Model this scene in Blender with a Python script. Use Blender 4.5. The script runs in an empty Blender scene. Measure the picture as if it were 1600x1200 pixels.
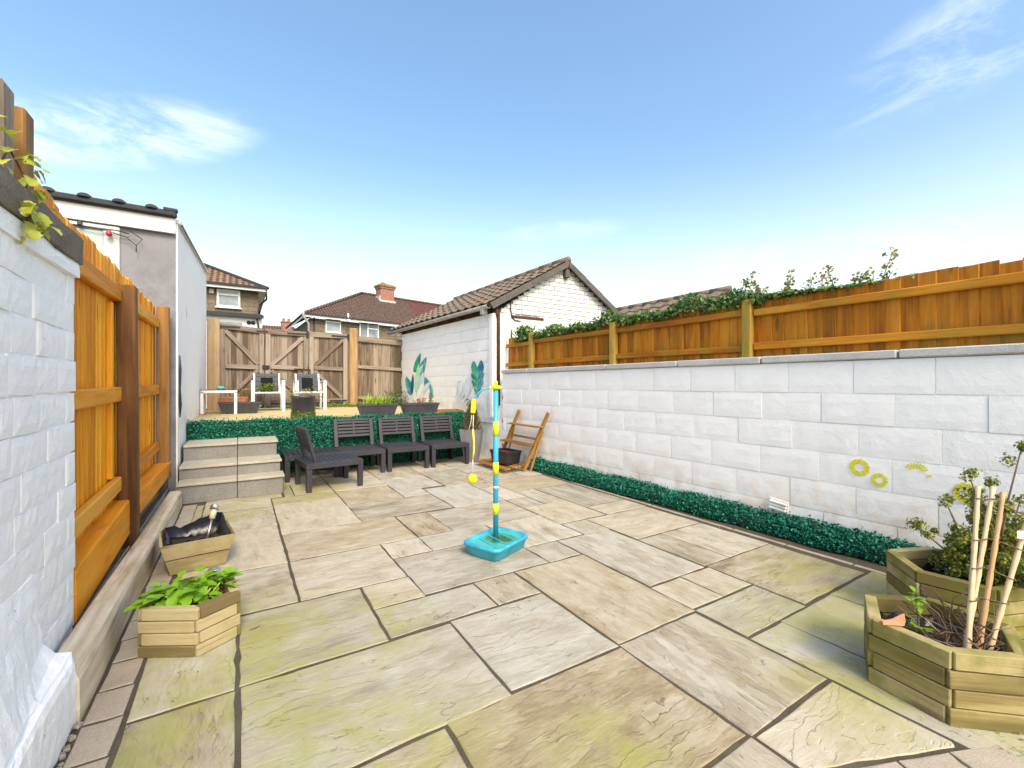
import bpy, math, random
from mathutils import Matrix, Vector, noise as mnoise
import numpy as np
random.seed(11)
rng = np.random.default_rng(5)
SC = bpy.context.scene
COL = SC.collection
PI = math.pi

# ------------------------------------------------------------------ camera, light, exposure
cam_d = bpy.data.cameras.new('camera')
cam_d.sensor_width = 36.0
cam_d.lens = 15.41
cam_d.shift_y = 0.0006
cam_d.clip_start = 0.02
cam_d.clip_end = 3000
cam = bpy.data.objects.new('camera', cam_d)
COL.objects.link(cam)
cam.location = (0, 0, 1.25)
cam.rotation_euler = (PI/2, 0, -math.radians(31.877))
SC.camera = cam

SUN_EL, SUN_AZ = 44.0, 186.0          # degrees above the horizon, degrees clockwise from +Y
sd = Vector((math.sin(math.radians(SUN_AZ))*math.cos(math.radians(SUN_EL)),
             math.cos(math.radians(SUN_AZ))*math.cos(math.radians(SUN_EL)), math.sin(math.radians(SUN_EL))))
sun_d = bpy.data.lights.new('sun', 'SUN')
sun_d.energy = 0.65
sun_d.angle = math.radians(14)
sun_d.color = (1.0, 0.95, 0.88)
sun = bpy.data.objects.new('sun', sun_d)
COL.objects.link(sun)
sun.rotation_euler = sd.to_track_quat('Z', 'Y').to_euler()
sun.location = (10, 5, 20)

world = bpy.data.worlds.new('World')
SC.world = world
world.use_nodes = True
SKY_STRENGTH = 0.10

SC.view_settings.view_transform = 'Standard'
SC.view_settings.look = 'None'
SC.view_settings.exposure = 1.93
SC.view_settings.use_white_balance = True
SC.view_settings.white_balance_temperature = 7000
SC.view_settings.white_balance_tint = 6
SC.view_settings.gamma = 1.0
SC.view_settings.use_curve_mapping = False
SC.cycles.max_bounces = 8
SC.cycles.use_denoising = True


# ------------------------------------------------------------------ node helpers
class G:
    def __init__(s, nt):
        s.nt = nt
    def add(s, t, props=None, **inp):
        n = s.nt.nodes.new(t)
        for k, v in (props or {}).items():
            setattr(n, k, v)
        for k, v in inp.items():
            k2 = int(k[1:]) if k[0] == '_' and k[1:].isdigit() else k.replace('_', ' ')
            s.set(n.inputs[k2], v)
        return n
    def set(s, sock, v):
        if isinstance(v, bpy.types.NodeSocket):
            s.nt.links.new(v, sock)
        elif isinstance(v, (tuple, list)) and len(v) == 3 and sock.type == 'RGBA':
            sock.default_value = (*v, 1)
        else:
            sock.default_value = v
    def noise(s, vec, scale=5, detail=4, rough=.55, dist=0.0, out='Fac'):
        return s.add('ShaderNodeTexNoise', Vector=vec, Scale=scale, Detail=detail, Roughness=rough, Distortion=dist).outputs[out]
    def math(s, op, a, b=0.0, c=None, clamp=False):
        n = s.add('ShaderNodeMath', {'operation': op, 'use_clamp': clamp}, _0=a, _1=b)
        if c is not None:
            s.set(n.inputs[2], c)
        return n.outputs[0]
    def ramp(s, fac, stops, interp='LINEAR'):
        n = s.add('ShaderNodeValToRGB', Fac=fac)
        n.color_ramp.interpolation = interp
        e = n.color_ramp.elements
        while len(e) < len(stops):
            e.new(0.5)
        for el, (p, c) in zip(e, stops):
            el.position = p
            el.color = (*c, 1) if len(c) == 3 else c
        return n.outputs['Color']
    def mix(s, fac, a, b, mode='MIX'):
        return s.add('ShaderNodeMixRGB', {'blend_type': mode}, Fac=fac, Color1=a, Color2=b).outputs[0]
    def vmath(s, op, a, b):
        return s.add('ShaderNodeVectorMath', {'operation': op}, _0=a, _1=b).outputs[0]
    def step(s, x, lo, hi):
        n = s.add('ShaderNodeMapRange', {'interpolation_type': 'SMOOTHSTEP'}, Value=x)
        n.inputs['From Min'].default_value = lo
        n.inputs['From Max'].default_value = hi
        return n.outputs[0]
    def bump(s, h, strength=.3, dist=.01, normal=None):
        n = s.add('ShaderNodeBump', Strength=strength, Distance=dist, Height=h)
        if normal is not None:
            s.set(n.inputs['Normal'], normal)
        return n.outputs[0]


def newmat(name):
    m = bpy.data.materials.new(name)
    m.use_nodes = True
    m.node_tree.nodes.clear()
    g = G(m.node_tree)
    out = g.add('ShaderNodeOutputMaterial')
    b = g.add('ShaderNodeBsdfPrincipled')
    m.node_tree.links.new(b.outputs[0], out.inputs[0])
    g.b = b
    g.obj = g.add('ShaderNodeTexCoord').outputs['Object']
    g.pos = g.add('ShaderNodeNewGeometry').outputs['Position']
    g.rnd = g.add('ShaderNodeObjectInfo').outputs['Random']
    g.out = out
    return m, g


def fin(g, col, rough=.7, normal=None, spec=.5, metal=0.0):
    g.set(g.b.inputs['Base Color'], col)
    g.set(g.b.inputs['Roughness'], rough)
    g.set(g.b.inputs['Specular IOR Level'], spec)
    g.set(g.b.inputs['Metallic'], metal)
    if normal is not None:
        g.set(g.b.inputs['Normal'], normal)


def offs(g):
    c = g.add('ShaderNodeCombineXYZ', X=g.math('MULTIPLY', g.rnd, 37.0), Y=g.math('MULTIPLY', g.rnd, 91.0), Z=g.math('MULTIPLY', g.rnd, 53.0)).outputs[0]
    return g.vmath('ADD', g.obj, c)


def wood(name, cols, rough=.72, grain=(1.6, 34, 34), var=.35, green=0.0, gcol=(.12, .14, .02), knots=.0, bump=.35, gz=None, grey=0.0):
    m, g = newmat(name)
    v = offs(g)
    n1 = g.noise(g.vmath('MULTIPLY', v, grain), 1.0, 7, .62, .5)
    n2 = g.noise(g.vmath('MULTIPLY', v, (1.1, 5, 5)), 1.3, 4, .6, .3)
    f = g.math('ADD', g.math('MULTIPLY', n1, .62), g.math('MULTIPLY', n2, .42))
    f = g.math('ADD', f, g.math('MULTIPLY', g.math('SUBTRACT', g.rnd, .5), var))
    k = len(cols)
    col = g.ramp(f, [(.36 + .30*i/(k-1), c) for i, c in enumerate(cols)])
    thin = g.step(g.noise(g.vmath('MULTIPLY', v, (grain[0]*1.6, grain[1]*2.6, grain[2]*2.6)), 1.0, 4, .7, .3), .56, .68)
    col = g.mix(g.math('MULTIPLY', thin, .38), col, tuple(c*.55 for c in cols[0]))
    if knots:
        vo = g.add('ShaderNodeTexVoronoi', {'feature': 'F1'}, Vector=g.vmath('MULTIPLY', v, (2.0, 8, 8)), Scale=1.0, Randomness=1.0).outputs['Distance']
        kf = g.math('MULTIPLY', g.math('SUBTRACT', 1.0, g.step(vo, .06, .2)), knots)
        col = g.mix(kf, col, tuple(c*.28 for c in cols[0]))
    if grey:
        gf = g.math('MULTIPLY', g.step(g.noise(g.pos, 3.2, 5, .65), .5, .72), grey)
        col = g.mix(gf, col, (.30, .26, .21))
    if green:
        gf = g.step(g.noise(g.pos, 3.0, 6, .65), .44, .66)
        gf = g.math('MULTIPLY', gf, green)
        if gz:
            zz = g.add('ShaderNodeSeparateXYZ', Vector=g.pos).outputs[2]
            gf = g.math('MULTIPLY', gf, g.math('ADD', .35, g.math('SUBTRACT', 1.0, g.step(zz, gz[0], gz[1]))), clamp=True)
        col = g.mix(gf, col, gcol)
    fin(g, col, rough, g.bump(n1, bump, .004), .25)
    return m


def plain(name, col, rough=.5, var=.12, scale=8, bump=.05, spec=.5, metal=0.0):
    m, g = newmat(name)
    n = g.noise(g.pos, scale, 5, .6)
    c = g.mix(g.step(n, .35, .7), tuple(x*(1-var) for x in col), tuple(min(1, x*(1+var)) for x in col))
    nb = g.noise(g.pos, scale*14, 3, .6)
    fin(g, c, rough, g.bump(nb, bump, .003), spec, metal)
    return m


def painted(name, col=(.80, .80, .80), stain=(.62, .52, .42), splash=None, fine=110, bumpf=.35, coarse=9, bumpc=.5, dirt=.12, dirtcol=(.42, .38, .33), cracks=.0):
    m, g = newmat(name)
    n1 = g.noise(g.pos, fine, 4, .6)
    n2 = g.noise(g.pos, coarse, 6, .62)
    h = g.math('ADD', g.math('MULTIPLY', n1, .35), n2)
    c = g.mix(g.math('MULTIPLY', g.step(g.noise(g.pos, 2.3, 7, .7), .45, .8), .55), col, tuple(x*.88 for x in col))
    d = g.step(g.noise(g.pos, 11, 8, .75), .64, .80)
    c = g.mix(g.math('MULTIPLY', d, dirt), c, dirtcol)
    chip = g.math('MULTIPLY', g.step(g.noise(g.pos, 36, 4, .6), .69, .73), g.step(g.noise(g.pos, 3.7, 3), .46, .6))
    c = g.mix(g.math('MULTIPLY', chip, min(1.0, dirt*1.3)), c, tuple(x*.6 for x in dirtcol))
    h = g.math('SUBTRACT', h, g.math('MULTIPLY', chip, .5))
    if splash:
        zz = g.add('ShaderNodeSeparateXYZ', Vector=g.pos).outputs[2]
        s = g.math('SUBTRACT', 1.0, g.step(zz, splash[0], splash[1]))
        s = g.math('MULTIPLY', s, g.step(g.noise(g.pos, 4, 5, .65), .38, .7))
        c = g.mix(g.math('MULTIPLY', s, splash[2]), c, stain)
    if cracks:
        v = g.add('ShaderNodeTexVoronoi', {'feature': 'DISTANCE_TO_EDGE'}, Vector=g.add('ShaderNodeMixRGB', {'blend_type': 'ADD'}, Fac=.25, Color1=g.pos, Color2=g.noise(g.pos, 6, 4, .6, 0, 'Color')).outputs[0], Scale=4.0).outputs['Distance']
        cm = g.math('MULTIPLY', g.math('SUBTRACT', 1.0, g.step(v, .004, .016)), g.step(g.noise(g.pos, 3.1, 3), .52, .6))
        c = g.mix(g.math('MULTIPLY', cm, cracks), c, (.25, .2, .17))
        h = g.math('SUBTRACT', h, g.math('MULTIPLY', cm, .6))
    fin(g, c, .8, g.bump(h, bumpc, .012), .2)
    return m


# ------------------------------------------------------------------ sky
def make_world():
    nt = world.node_tree
    nt.nodes.clear()
    g = G(nt)
    sky = g.add('ShaderNodeTexSky', {'sky_type': 'NISHITA', 'sun_disc': False, 'sun_elevation': math.radians(SUN_EL),
                                     'sun_rotation': math.radians(SUN_AZ), 'air_density': 1.3, 'dust_density': 4.0, 'ozone_density': 2.2, 'altitude': 50})
    v = g.add('ShaderNodeTexCoord').outputs['Generated']
    sep = g.add('ShaderNodeSeparateXYZ', Vector=v)
    # wispy clouds: stretched noise on a high flat layer
    az = g.math('ARCTAN2', sep.outputs[0], sep.outputs[1])
    el = g.math('ARCSINE', sep.outputs[2])
    n = g.noise(g.vmath('MULTIPLY', v, (6.5, 6.5, 20)), 1.0, 10, .66, .45)
    def blob(a0, e0, wa, we, tilt):
        da = g.math('SUBTRACT', az, math.radians(a0))
        de = g.math('SUBTRACT', g.math('SUBTRACT', el, math.radians(e0)), g.math('MULTIPLY', da, tilt))
        q = g.math('ADD', g.math('POWER', g.math('DIVIDE', da, math.radians(wa)), 2.0), g.math('POWER', g.math('DIVIDE', de, math.radians(we)), 2.0))
        return g.math('SUBTRACT', 1.0, g.step(q, .12, 1.15))
    m = g.math('ADD', g.math('MULTIPLY', blob(-10, 23.2, 13, 3.4, .28), .85), g.math('MULTIPLY', blob(86, 30.5, 20, 5.0, .22), .6))
    m = g.math('ADD', m, g.math('MULTIPLY', blob(66, 13, 20, 3.5, .0), .35))
    m = g.math('ADD', m, g.math('MULTIPLY', blob(38, 19, 9, 1.5, .05), .25))
    cl = g.math('MULTIPLY', g.step(n, .36, .68), m, clamp=True)
    hz = g.math('SUBTRACT', 1.0, g.step(sep.outputs[2], -.06, .46))
    hs = g.add('ShaderNodeHueSaturation', Hue=.501, Saturation=1.16, Value=.9, Fac=1.0, Color=sky.outputs[0]).outputs[0]
    col = g.mix(g.math('MULTIPLY', hz, .80), hs, (4.0, 4.35, 4.7))
    col = g.mix(g.math('MULTIPLY', cl, .55), col, (4.5, 4.6, 4.7))
    bg = g.add('ShaderNodeBackground', Color=col, Strength=SKY_STRENGTH)
    out = g.add('ShaderNodeOutputWorld')
    nt.links.new(bg.outputs[0], out.inputs[0])


make_world()


# ------------------------------------------------------------------ mesh helpers
def cbox(hx, hy, hz, b):
    b = min(b, hx*.45, hy*.45, hz*.45)
    vs, idx = [], {}
    for sx in (-1, 1):
        for sy in (-1, 1):
            for sz in (-1, 1):
                for a in range(3):
                    p = [sx*(hx-b), sy*(hy-b), sz*(hz-b)]
                    p[a] = (sx*hx, sy*hy, sz*hz)[a]
                    idx[(sx, sy, sz, a)] = len(vs)
                    vs.append(p)
    fs = []
    for a in range(3):
        o = [i for i in range(3) if i != a]
        for s in (-1, 1):
            q = []
            for (u, w) in ((-1, -1), (1, -1), (1, 1), (-1, 1)):
                k = [0, 0, 0]; k[a] = s; k[o[0]] = u; k[o[1]] = w
                q.append(idx[(*k, a)])
            fs.append(q)
        # edges parallel to axis a, between faces o0 and o1
        for u in (-1, 1):
            for w in (-1, 1):
                q = []
                for (s, ax) in ((-1, o[0]), (-1, o[1]), (1, o[1]), (1, o[0])):
                    k = [0, 0, 0]; k[a] = s; k[o[0]] = u; k[o[1]] = w
                    q.append(idx[(*k, ax)])
                fs.append(q)
    for sx in (-1, 1):
        for sy in (-1, 1):
            for sz in (-1, 1):
                fs.append([idx[(sx, sy, sz, a)] for a in range(3)])
    out = []
    for f in fs:
        p = [Vector(vs[i]) for i in f]
        n = (p[1]-p[0]).cross(p[2]-p[0])
        c = sum(p, Vector())/len(p)
        out.append(f if n.dot(c) > 0 else f[::-1])
    return vs, out


class MB:
    def __init__(s):
        s.v, s.f, s.mi, s.sm = [], [], [], []
    def add(s, vs, fs, M=None, mi=0, smooth=False):
        o = len(s.v)
        for p in vs:
            s.v.append(tuple(M @ Vector(p)) if M is not None else tuple(p))
        for f in fs:
            s.f.append([o+i for i in f]); s.mi.append(mi); s.sm.append(smooth)
        return s
    def box(s, x0, x1, y0, y1, z0, z1, b=.003, M=None, mi=0):
        vs, fs = cbox(abs(x1-x0)/2, abs(y1-y0)/2, abs(z1-z0)/2, b)
        T = Matrix.Translation(((x0+x1)/2, (y0+y1)/2, (z0+z1)/2))
        return s.add(vs, fs, (M @ T) if M is not None else T, mi)
    def bar(s, p0, p1, w, t, up=(0, 0, 1), b=.003, mi=0):
        M, L = frame(p0, p1, up)
        vs, fs = cbox(L/2, w/2, t/2, b)
        return s.add(vs, fs, M, mi)
    def tube(s, pts, r, n=8, mi=0, cap=True):
        pts = [Vector(p) for p in pts]
        rs = r if isinstance(r, (list, tuple)) else [r]*len(pts)
        vs, fs = [], []
        ref = None
        for i, p in enumerate(pts):
            d = (pts[min(i+1, len(pts)-1)]-pts[max(i-1, 0)]).normalized()
            if ref is None:
                ref = Vector((0, 0, 1)) if abs(d.z) < .9 else Vector((1, 0, 0))
            a = d.cross(ref).normalized(); c = a.cross(d).normalized()
            ref = c
            for k in range(n):
                t = 2*PI*k/n
                vs.append(p + (a*math.cos(t)+c*math.sin(t))*rs[i])
        for i in range(len(pts)-1):
            for k in range(n):
                k2 = (k+1) % n
                fs.append([i*n+k, i*n+k2, (i+1)*n+k2, (i+1)*n+k])
        if cap:
            fs.append(list(range(n))[::-1]); fs.append([(len(pts)-1)*n+k for k in range(n)])
        return s.add(vs, fs, None, mi, True)
    def lathe(s, prof, n=20, M=None, mi=0):
        vs, fs = [], []
        for r, z in prof:
            for k in range(n):
                t = 2*PI*k/n
                vs.append((r*math.cos(t), r*math.sin(t), z))
        for i in range(len(prof)-1):
            for k in range(n):
                k2 = (k+1) % n
                fs.append([i*n+k, i*n+k2, (i+1)*n+k2, (i+1)*n+k])
        return s.add(vs, fs, M, mi, True)
    def loft(s, rings, close=True, cap0=True, cap1=True, mi=0, smooth=False):
        n = len(rings[0]); vs = [p for r in rings for p in r]; fs = []
        for i in range(len(rings)-1):
            for k in range(n if close else n-1):
                k2 = (k+1) % n
                fs.append([i*n+k, i*n+k2, (i+1)*n+k2, (i+1)*n+k])
        if cap0: fs.append(list(range(n))[::-1])
        if cap1: fs.append([(len(rings)-1)*n+k for k in range(n)])
        return s.add(vs, fs, None, mi, smooth)
    def prism(s, poly, z0, z1, M=None, mi=0):
        n = len(poly)
        vs = [(x, y, z0) for x, y in poly]+[(x, y, z1) for x, y in poly]
        fs = [list(range(n))[::-1], list(range(n, 2*n))]+[[i, (i+1) % n, n+(i+1) % n, n+i] for i in range(n)]
        return s.add(vs, fs, M, mi)
    def quad(s, *p, mi=0):
        return s.add(p, [list(range(len(p)))], None, mi)
    def mesh(s, name, mats):
        me = bpy.data.meshes.new(name)
        me.from_pydata(s.v, [], s.f)
        mats = mats if isinstance(mats, (list, tuple)) else [mats]
        for m in mats:
            me.materials.append(m)
        me.polygons.foreach_set('material_index', s.mi)
        me.polygons.foreach_set('use_smooth', s.sm)
        me.update()
        return me
    def build(s, name, mats, parent=None, M=None, world=False, **kw):
        return link(name, s.mesh(name, mats), parent, M, world, **kw)


def frame(p0, p1, up=(0, 0, 1)):
    p0, p1 = Vector(p0), Vector(p1)
    d = p1-p0; L = d.length; x = d.normalized()
    z = Vector(up); z = (z-x*z.dot(x))
    if z.length < 1e-4:
        z = Vector((0, 1, 0)); z = z-x*z.dot(x)
    z.normalize(); y = z.cross(x)
    M = Matrix((x, y, z)).transposed().to_4x4()
    M.translation = (p0+p1)/2
    return M, L


W = {}        # world matrices of things
def link(name, me, parent=None, M=None, world=False, kind=None, label=None, cat=None, group=None):
    o = bpy.data.objects.new(name, me)
    COL.objects.link(o)
    if parent is not None:
        o.parent = parent
    M = M if M is not None else Matrix.Identity(4)
    if world and parent is not None:
        M = W[parent.name].inverted() @ M
    o.matrix_basis = M
    W[o.name] = (W[parent.name] @ M) if (parent is not None and parent.name in W) else M
    if kind: o['kind'] = kind
    if label: o['label'] = label
    if cat: o['category'] = cat
    if group: o['group'] = group
    return o


def thing(name, label, cat, loc=(0, 0, 0), rz=0.0, group=None):
    M = Matrix.Translation(loc) @ Matrix.Rotation(rz, 4, 'Z')
    return link(name, None, None, M, label=label, cat=cat, group=group)


def retag(o, label, cat=None, group=None):
    o['label'] = label
    if cat: o['category'] = cat
    if group: o['group'] = group
    return o


def dup(o, M=None, parent=None):
    c = o.copy()
    COL.objects.link(c)
    if parent is not None:
        c.parent = parent
    if M is not None:
        c.matrix_basis = M
        W[c.name] = M
    for ch in list(o.children):
        dup(ch, None, c)
    return c


BC = {}
def beam(parent, name, p0, p1, w, t, mat, up=(0, 0, 1), b=.004, world=False, jit=0.0, **kw):
    """one straight piece of timber: length along local X, width Y, thickness Z"""
    M, L = frame(p0, p1, up)
    key = (round(L, 3), round(w, 3), round(t, 4), round(b, 4), mat.name, random.randint(0, 3) if jit else -1, jit)
    if key not in BC:
        vs, fs = cbox(L/2, w/2, t/2, b)
        if jit:
            vs = [[c+random.uniform(-jit, jit) for c in p] for p in vs]
        BC[key] = MB().add(vs, fs).mesh(name, mat)
    return link(name, BC[key], parent, M, world, **kw)


def face_block(L, H, D, b, nx, nz, amp, seed):
    """a block with a hand-worn front: front face is a jittered grid. X length, Z height, front at -Y"""
    r = random.Random(seed)
    mb = MB()
    vs, fs = [], []
    for j in range(nz+1):
        for i in range(nx+1):
            x = -L/2+L*i/nx; z = -H/2+H*j/nz
            e = (i in (0, nx)) or (j in (0, nz))
            if e:
                vs.append((x+r.uniform(-1, 1)*amp*.6, 0, z+r.uniform(-1, 1)*amp*.6))
            else:
                vs.append((x, 0-b+r.uniform(-1, 1)*amp, z))
    for j in range(nz):
        for i in range(nx):
            a = j*(nx+1)+i
            fs.append([a, a+1, a+nx+2, a+nx+1])
    # border ring goes back to depth D
    ring = [i for i in range(nx+1)]+[(j)*(nx+1)+nx for j in range(1, nz+1)]+[nz*(nx+1)+i for i in range(nx-1, -1, -1)]+[j*(nx+1) for j in range(nz-1, 0, -1)]
    o = len(vs)
    for k in ring:
        x, y, z = vs[k]
        vs.append((x, D, z))
    n = len(ring)
    for k in range(n):
        k2 = (k+1) % n
        fs.append([ring[k2], ring[k], o+k, o+k2])
    return mb.add(vs, fs, None, 0, False)


def leaf_scatter(name, pos, nrm, size, mat, parent=None, spread=.9, aspect=.62, fold=.25, **kw):
    """many small folded leaves, joined: pos (n,3), nrm (n,3)"""
    n = len(pos)
    d = rng.normal(size=(n, 3)); d /= np.linalg.norm(d, axis=1)[:, None]
    nn = nrm*(1-spread)+d*spread
    nn /= np.linalg.norm(nn, axis=1)[:, None]
    r = rng.normal(size=(n, 3))
    t = np.cross(nn, r); t /= np.linalg.norm(t, axis=1)[:, None]
    b = np.cross(nn, t)
    s = (size*(.6+.8*rng.random(n)))[:, None]
    p0 = pos - t*s*.5
    p2 = pos + t*s*.5
    pm = pos - nn*s*fold*.3
    p1 = pos + b*s*aspect*.5 + nn*s*fold*.3
    p3 = pos - b*s*aspect*.5 + nn*s*fold*.3
    V = np.stack([p0, p1, p2, p3], 1).reshape(-1, 3)
    F = np.arange(n*4, dtype=np.int32).reshape(-1, 4)
    F3 = np.stack([F[:, [0, 1, 2]], F[:, [0, 2, 3]]], 1).reshape(-1, 3)
    me = bpy.data.meshes.new(name)
    me.vertices.add(len(V)); me.vertices.foreach_set('co', V.ravel())
    me.loops.add(F3.size); me.loops.foreach_set('vertex_index', F3.ravel())
    me.polygons.add(len(F3)); me.polygons.foreach_set('loop_start', np.arange(0, F3.size, 3, dtype=np.int32))
    me.polygons.foreach_set('loop_total', np.full(len(F3), 3, dtype=np.int32))
    me.update(calc_edges=True)
    me.materials.append(mat)
    return link(name, me, parent, **kw)


def leafmat(name, stops, rough=.45, trans=.25, spec=.4):
    m, g = newmat(name)
    r = g.add('ShaderNodeNewGeometry').outputs['Random Per Island']
    f = g.math('ADD', g.math('MULTIPLY', r, .7), g.math('MULTIPLY', g.noise(g.pos, 14, 3), .3))
    c = g.ramp(f, stops)
    fin(g, c, rough, None, spec)
    tr = g.add('ShaderNodeBsdfTranslucent', Color=c)
    mx = g.add('ShaderNodeMixShader', Fac=trans)
    nt = m.node_tree
    nt.links.new(g.b.outputs[0], mx.inputs[1]); nt.links.new(tr.outputs[0], mx.inputs[2])
    nt.links.new(mx.outputs[0], g.out.inputs[0])
    return m


# ------------------------------------------------------------------ materials
def slab_mat():
    m, g = newmat('sandstone_slab')
    v = offs(g)
    # riven layers: stretched noise cut into terraces
    wv = g.vmath('ADD', v, g.vmath('MULTIPLY', g.vmath('SUBTRACT', g.noise(v, 7, 5, .6, 0, 'Color'), (.5, .5, .5)), (.10, .05, .05)))
    big = g.noise(g.vmath('MULTIPLY', wv, (1.4, 5.0, 3)), 1.0, 5, .55, .35)
    lv = g.math('MULTIPLY', big, 10.0)
    fr = g.math('FRACT', lv)
    fl = g.math('FLOOR', lv)
    riser = g.math('ADD', fl, g.step(fr, .0, .10))
    line = g.math('MULTIPLY', g.step(fr, .0, .03), g.math('SUBTRACT', 1.0, g.step(fr, .05, .13)))
    line = g.math('MULTIPLY', line, g.step(g.noise(v, 5, 5, .65), .52, .60))
    lay = g.add('ShaderNodeTexWhiteNoise', {'noise_dimensions': '1D'}, W=g.math('ADD', fl, g.math('MULTIPLY', g.rnd, 77.0))).outputs['Value']
    fine = g.noise(g.vmath('MULTIPLY', wv, (10, 60, 20)), 1.0, 8, .72, .2)
    grit = g.noise(v, 240, 3, .7)
    mid = g.noise(g.vmath('MULTIPLY', wv, (4, 9, 5)), 1.0, 9, .72, .3)
    f = g.math('ADD', g.math('MULTIPLY', mid, .60), g.math('MULTIPLY', fine, .30))
    f = g.math('ADD', f, g.math('MULTIPLY', grit, .13))
    f = g.math('ADD', f, g.math('MULTIPLY', g.math('SUBTRACT', lay, .5), .09))
    f = g.math('ADD', f, g.math('MULTIPLY', g.math('SUBTRACT', g.rnd, .5), .15))
    col = g.ramp(f, [(.33, (.17, .135, .085)), (.43, (.31, .26, .182)), (.52, (.405, .357, .275)), (.60, (.47, .43, .352)), (.74, (.55, .522, .458))])
    # warm and cool slabs
    r2 = g.math('FRACT', g.math('MULTIPLY', g.rnd, 7.31))
    col = g.mix(g.math('MULTIPLY', g.step(r2, .55, 1.0), .30), col, (.32, .32, .29), 'MIX')
    col = g.mix(g.math('MULTIPLY', g.math('SUBTRACT', 1.0, g.step(r2, 0, .45)), .28), col, (.42, .315, .17), 'MIX')
    pt = g.step(g.noise(g.vmath('MULTIPLY', v, (3, 4, 4)), 1.0, 6, .7, 1.0), .56, .70)
    col = g.mix(g.math('MULTIPLY', pt, .42), col, (.33, .255, .13))
    gr = g.step(g.noise(g.pos, 2.1, 6, .7, .4), .55, .75)
    col = g.mix(g.math('MULTIPLY', gr, .35), col, (.30, .28, .25))
    col = g.mix(g.math('MULTIPLY', line, .62), col, (.11, .08, .045))
    speck = g.step(g.noise(v, 60, 3, .7), .66, .76)
    col = g.mix(g.math('MULTIPLY', speck, .35), col, (.2, .165, .11))
    # algae where the yard stays damp
    tot = None
    for (cx, cy, r) in ((-.15, 2.3, 1.0), (.15, 1.35, .85), (.45, 2.3, .55), (2.55, .75, .95), (3.3, 1.3, .6), (.55, 5.7, .75), (-.2, 5.1, .6), (1.0, 1.0, .4)):
        d = g.add('ShaderNodeVectorMath', {'operation': 'DISTANCE'}, _0=g.pos, _1=(cx, cy, 0)).outputs['Value']
        a = g.math('SUBTRACT', 1.0, g.step(d, r*.35, r*1.05))
        tot = a if tot is None else g.math('MAXIMUM', tot, a)
    al = g.math('MULTIPLY', tot, g.step(g.math('ADD', g.math('MULTIPLY', g.noise(g.pos, 3.2, 7, .7, .5), .6), g.math('MULTIPLY', mid, .4)), .38, .60), clamp=True)
    col = g.mix(g.math('MULTIPLY', al, .72), col, (.29, .285, .055))
    h = g.math('ADD', g.math('MULTIPLY', riser, .22), g.math('ADD', g.math('MULTIPLY', fine, .42), g.math('MULTIPLY', grit, .12)))
    nrm = g.bump(h, .7, .011)
    fin(g, col, g.ramp(fine, [(.3, (.55,)*3), (.7, (.82,)*3)]), nrm, .3)
    return m


def granular(name, stops, scale=160, big=4, bump=.6, rough=.9):
    m, g = newmat(name)
    n = g.noise(g.pos, scale, 3, .7)
    n2 = g.noise(g.pos, big, 6, .65)
    f = g.math('ADD', g.math('MULTIPLY', n, .6), g.math('MULTIPLY', n2, .4))
    fin(g, g.ramp(f, stops), rough, g.bump(n, bump, .004), .2)
    return m


M_slab = slab_mat()
M_joint = granular('dark_joint_mortar', [(.35, (.045, .036, .024)), (.65, (.13, .105, .075))], 220, 5)
M_paver = granular('concrete_paver', [(.3, (.25, .205, .155)), (.5, (.38, .32, .25)), (.7, (.47, .41, .34))], 150, 3, .5)
M_soil = granular('potting_soil', [(.35, (.018, .012, .008)), (.55, (.06, .042, .028)), (.72, (.15, .11, .07))], 90, 12, .9)
M_earth = granular('earth', [(.35, (.10, .085, .05)), (.65, (.2, .17, .1))], 20, 2, .4)
M_rubble = granular('loose_mortar', [(.3, (.14, .11, .085)), (.5, (.30, .26, .21)), (.72, (.5, .46, .40))], 70, 7, .9)
M_conc = granular('weathered_concrete', [(.3, (.075, .062, .048)), (.52, (.17, .145, .115)), (.75, (.30, .265, .22))], 130, 6, .7)
M_terr = granular('mossy_paving', [(.3, (.36, .27, .12)), (.48, (.52, .41, .20)), (.7, (.64, .54, .34))], 30, 1.6, .3)
M_step = granular('grey_sandstone', [(.3, (.135, .128, .118)), (.5, (.215, .205, .19)), (.72, (.31, .295, .27))], 70, 3.5, .35, .7)
M_tread = granular('pale_sandstone', [(.3, (.30, .27, .21)), (.5, (.41, .375, .30)), (.72, (.50, .465, .395))], 60, 4, .35, .7)

M_paintR = painted('white_wall_paint', (.87, .865, .855), (.66, .52, .40), (.20, .62, .62), 120, .3, 16, .42, .14)
M_paintRm = painted('white_wall_paint_joint', (.84, .83, .815), (.60, .46, .35), (.18, .62, .9), 120, .3, 16, .5, .35)
M_paintL = painted('old_white_brick_paint', (.87, .87, .87), dirt=.75, fine=75, coarse=17, bumpc=.6, dirtcol=(.36, .31, .27))
M_paintM = painted('white_paint_mural_wall', (.86, .86, .85), (.62, .52, .42), (.85, 1.05, .6), 100, .3, 14, .5, .2)
M_gable = painted('weathered_white_gable_paint', (.66, .66, .655), dirt=.4, fine=100, coarse=8, bumpc=.5)
M_render = painted('grey_render', (.235, .23, .25), dirt=.9, fine=70, coarse=5, bumpc=.6, dirtcol=(.11, .105, .10), splash=(2.2, 3.2, .55), stain=(.13, .125, .125))
M_whiter = painted('white_render', (.87, .865, .85), (.62, .5, .36), (.7, 1.2, .5), 60, .3, 10, .5, .22, (.45, .33, .24))
M_fascia = plain('white_upvc', (.78, .78, .77), .35, .04, 6, .02)
M_coping = granular('grey_coping', [(.3, (.36, .35, .34)), (.55, (.50, .49, .48)), (.75, (.62, .61, .60))], 90, 4, .4)

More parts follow.
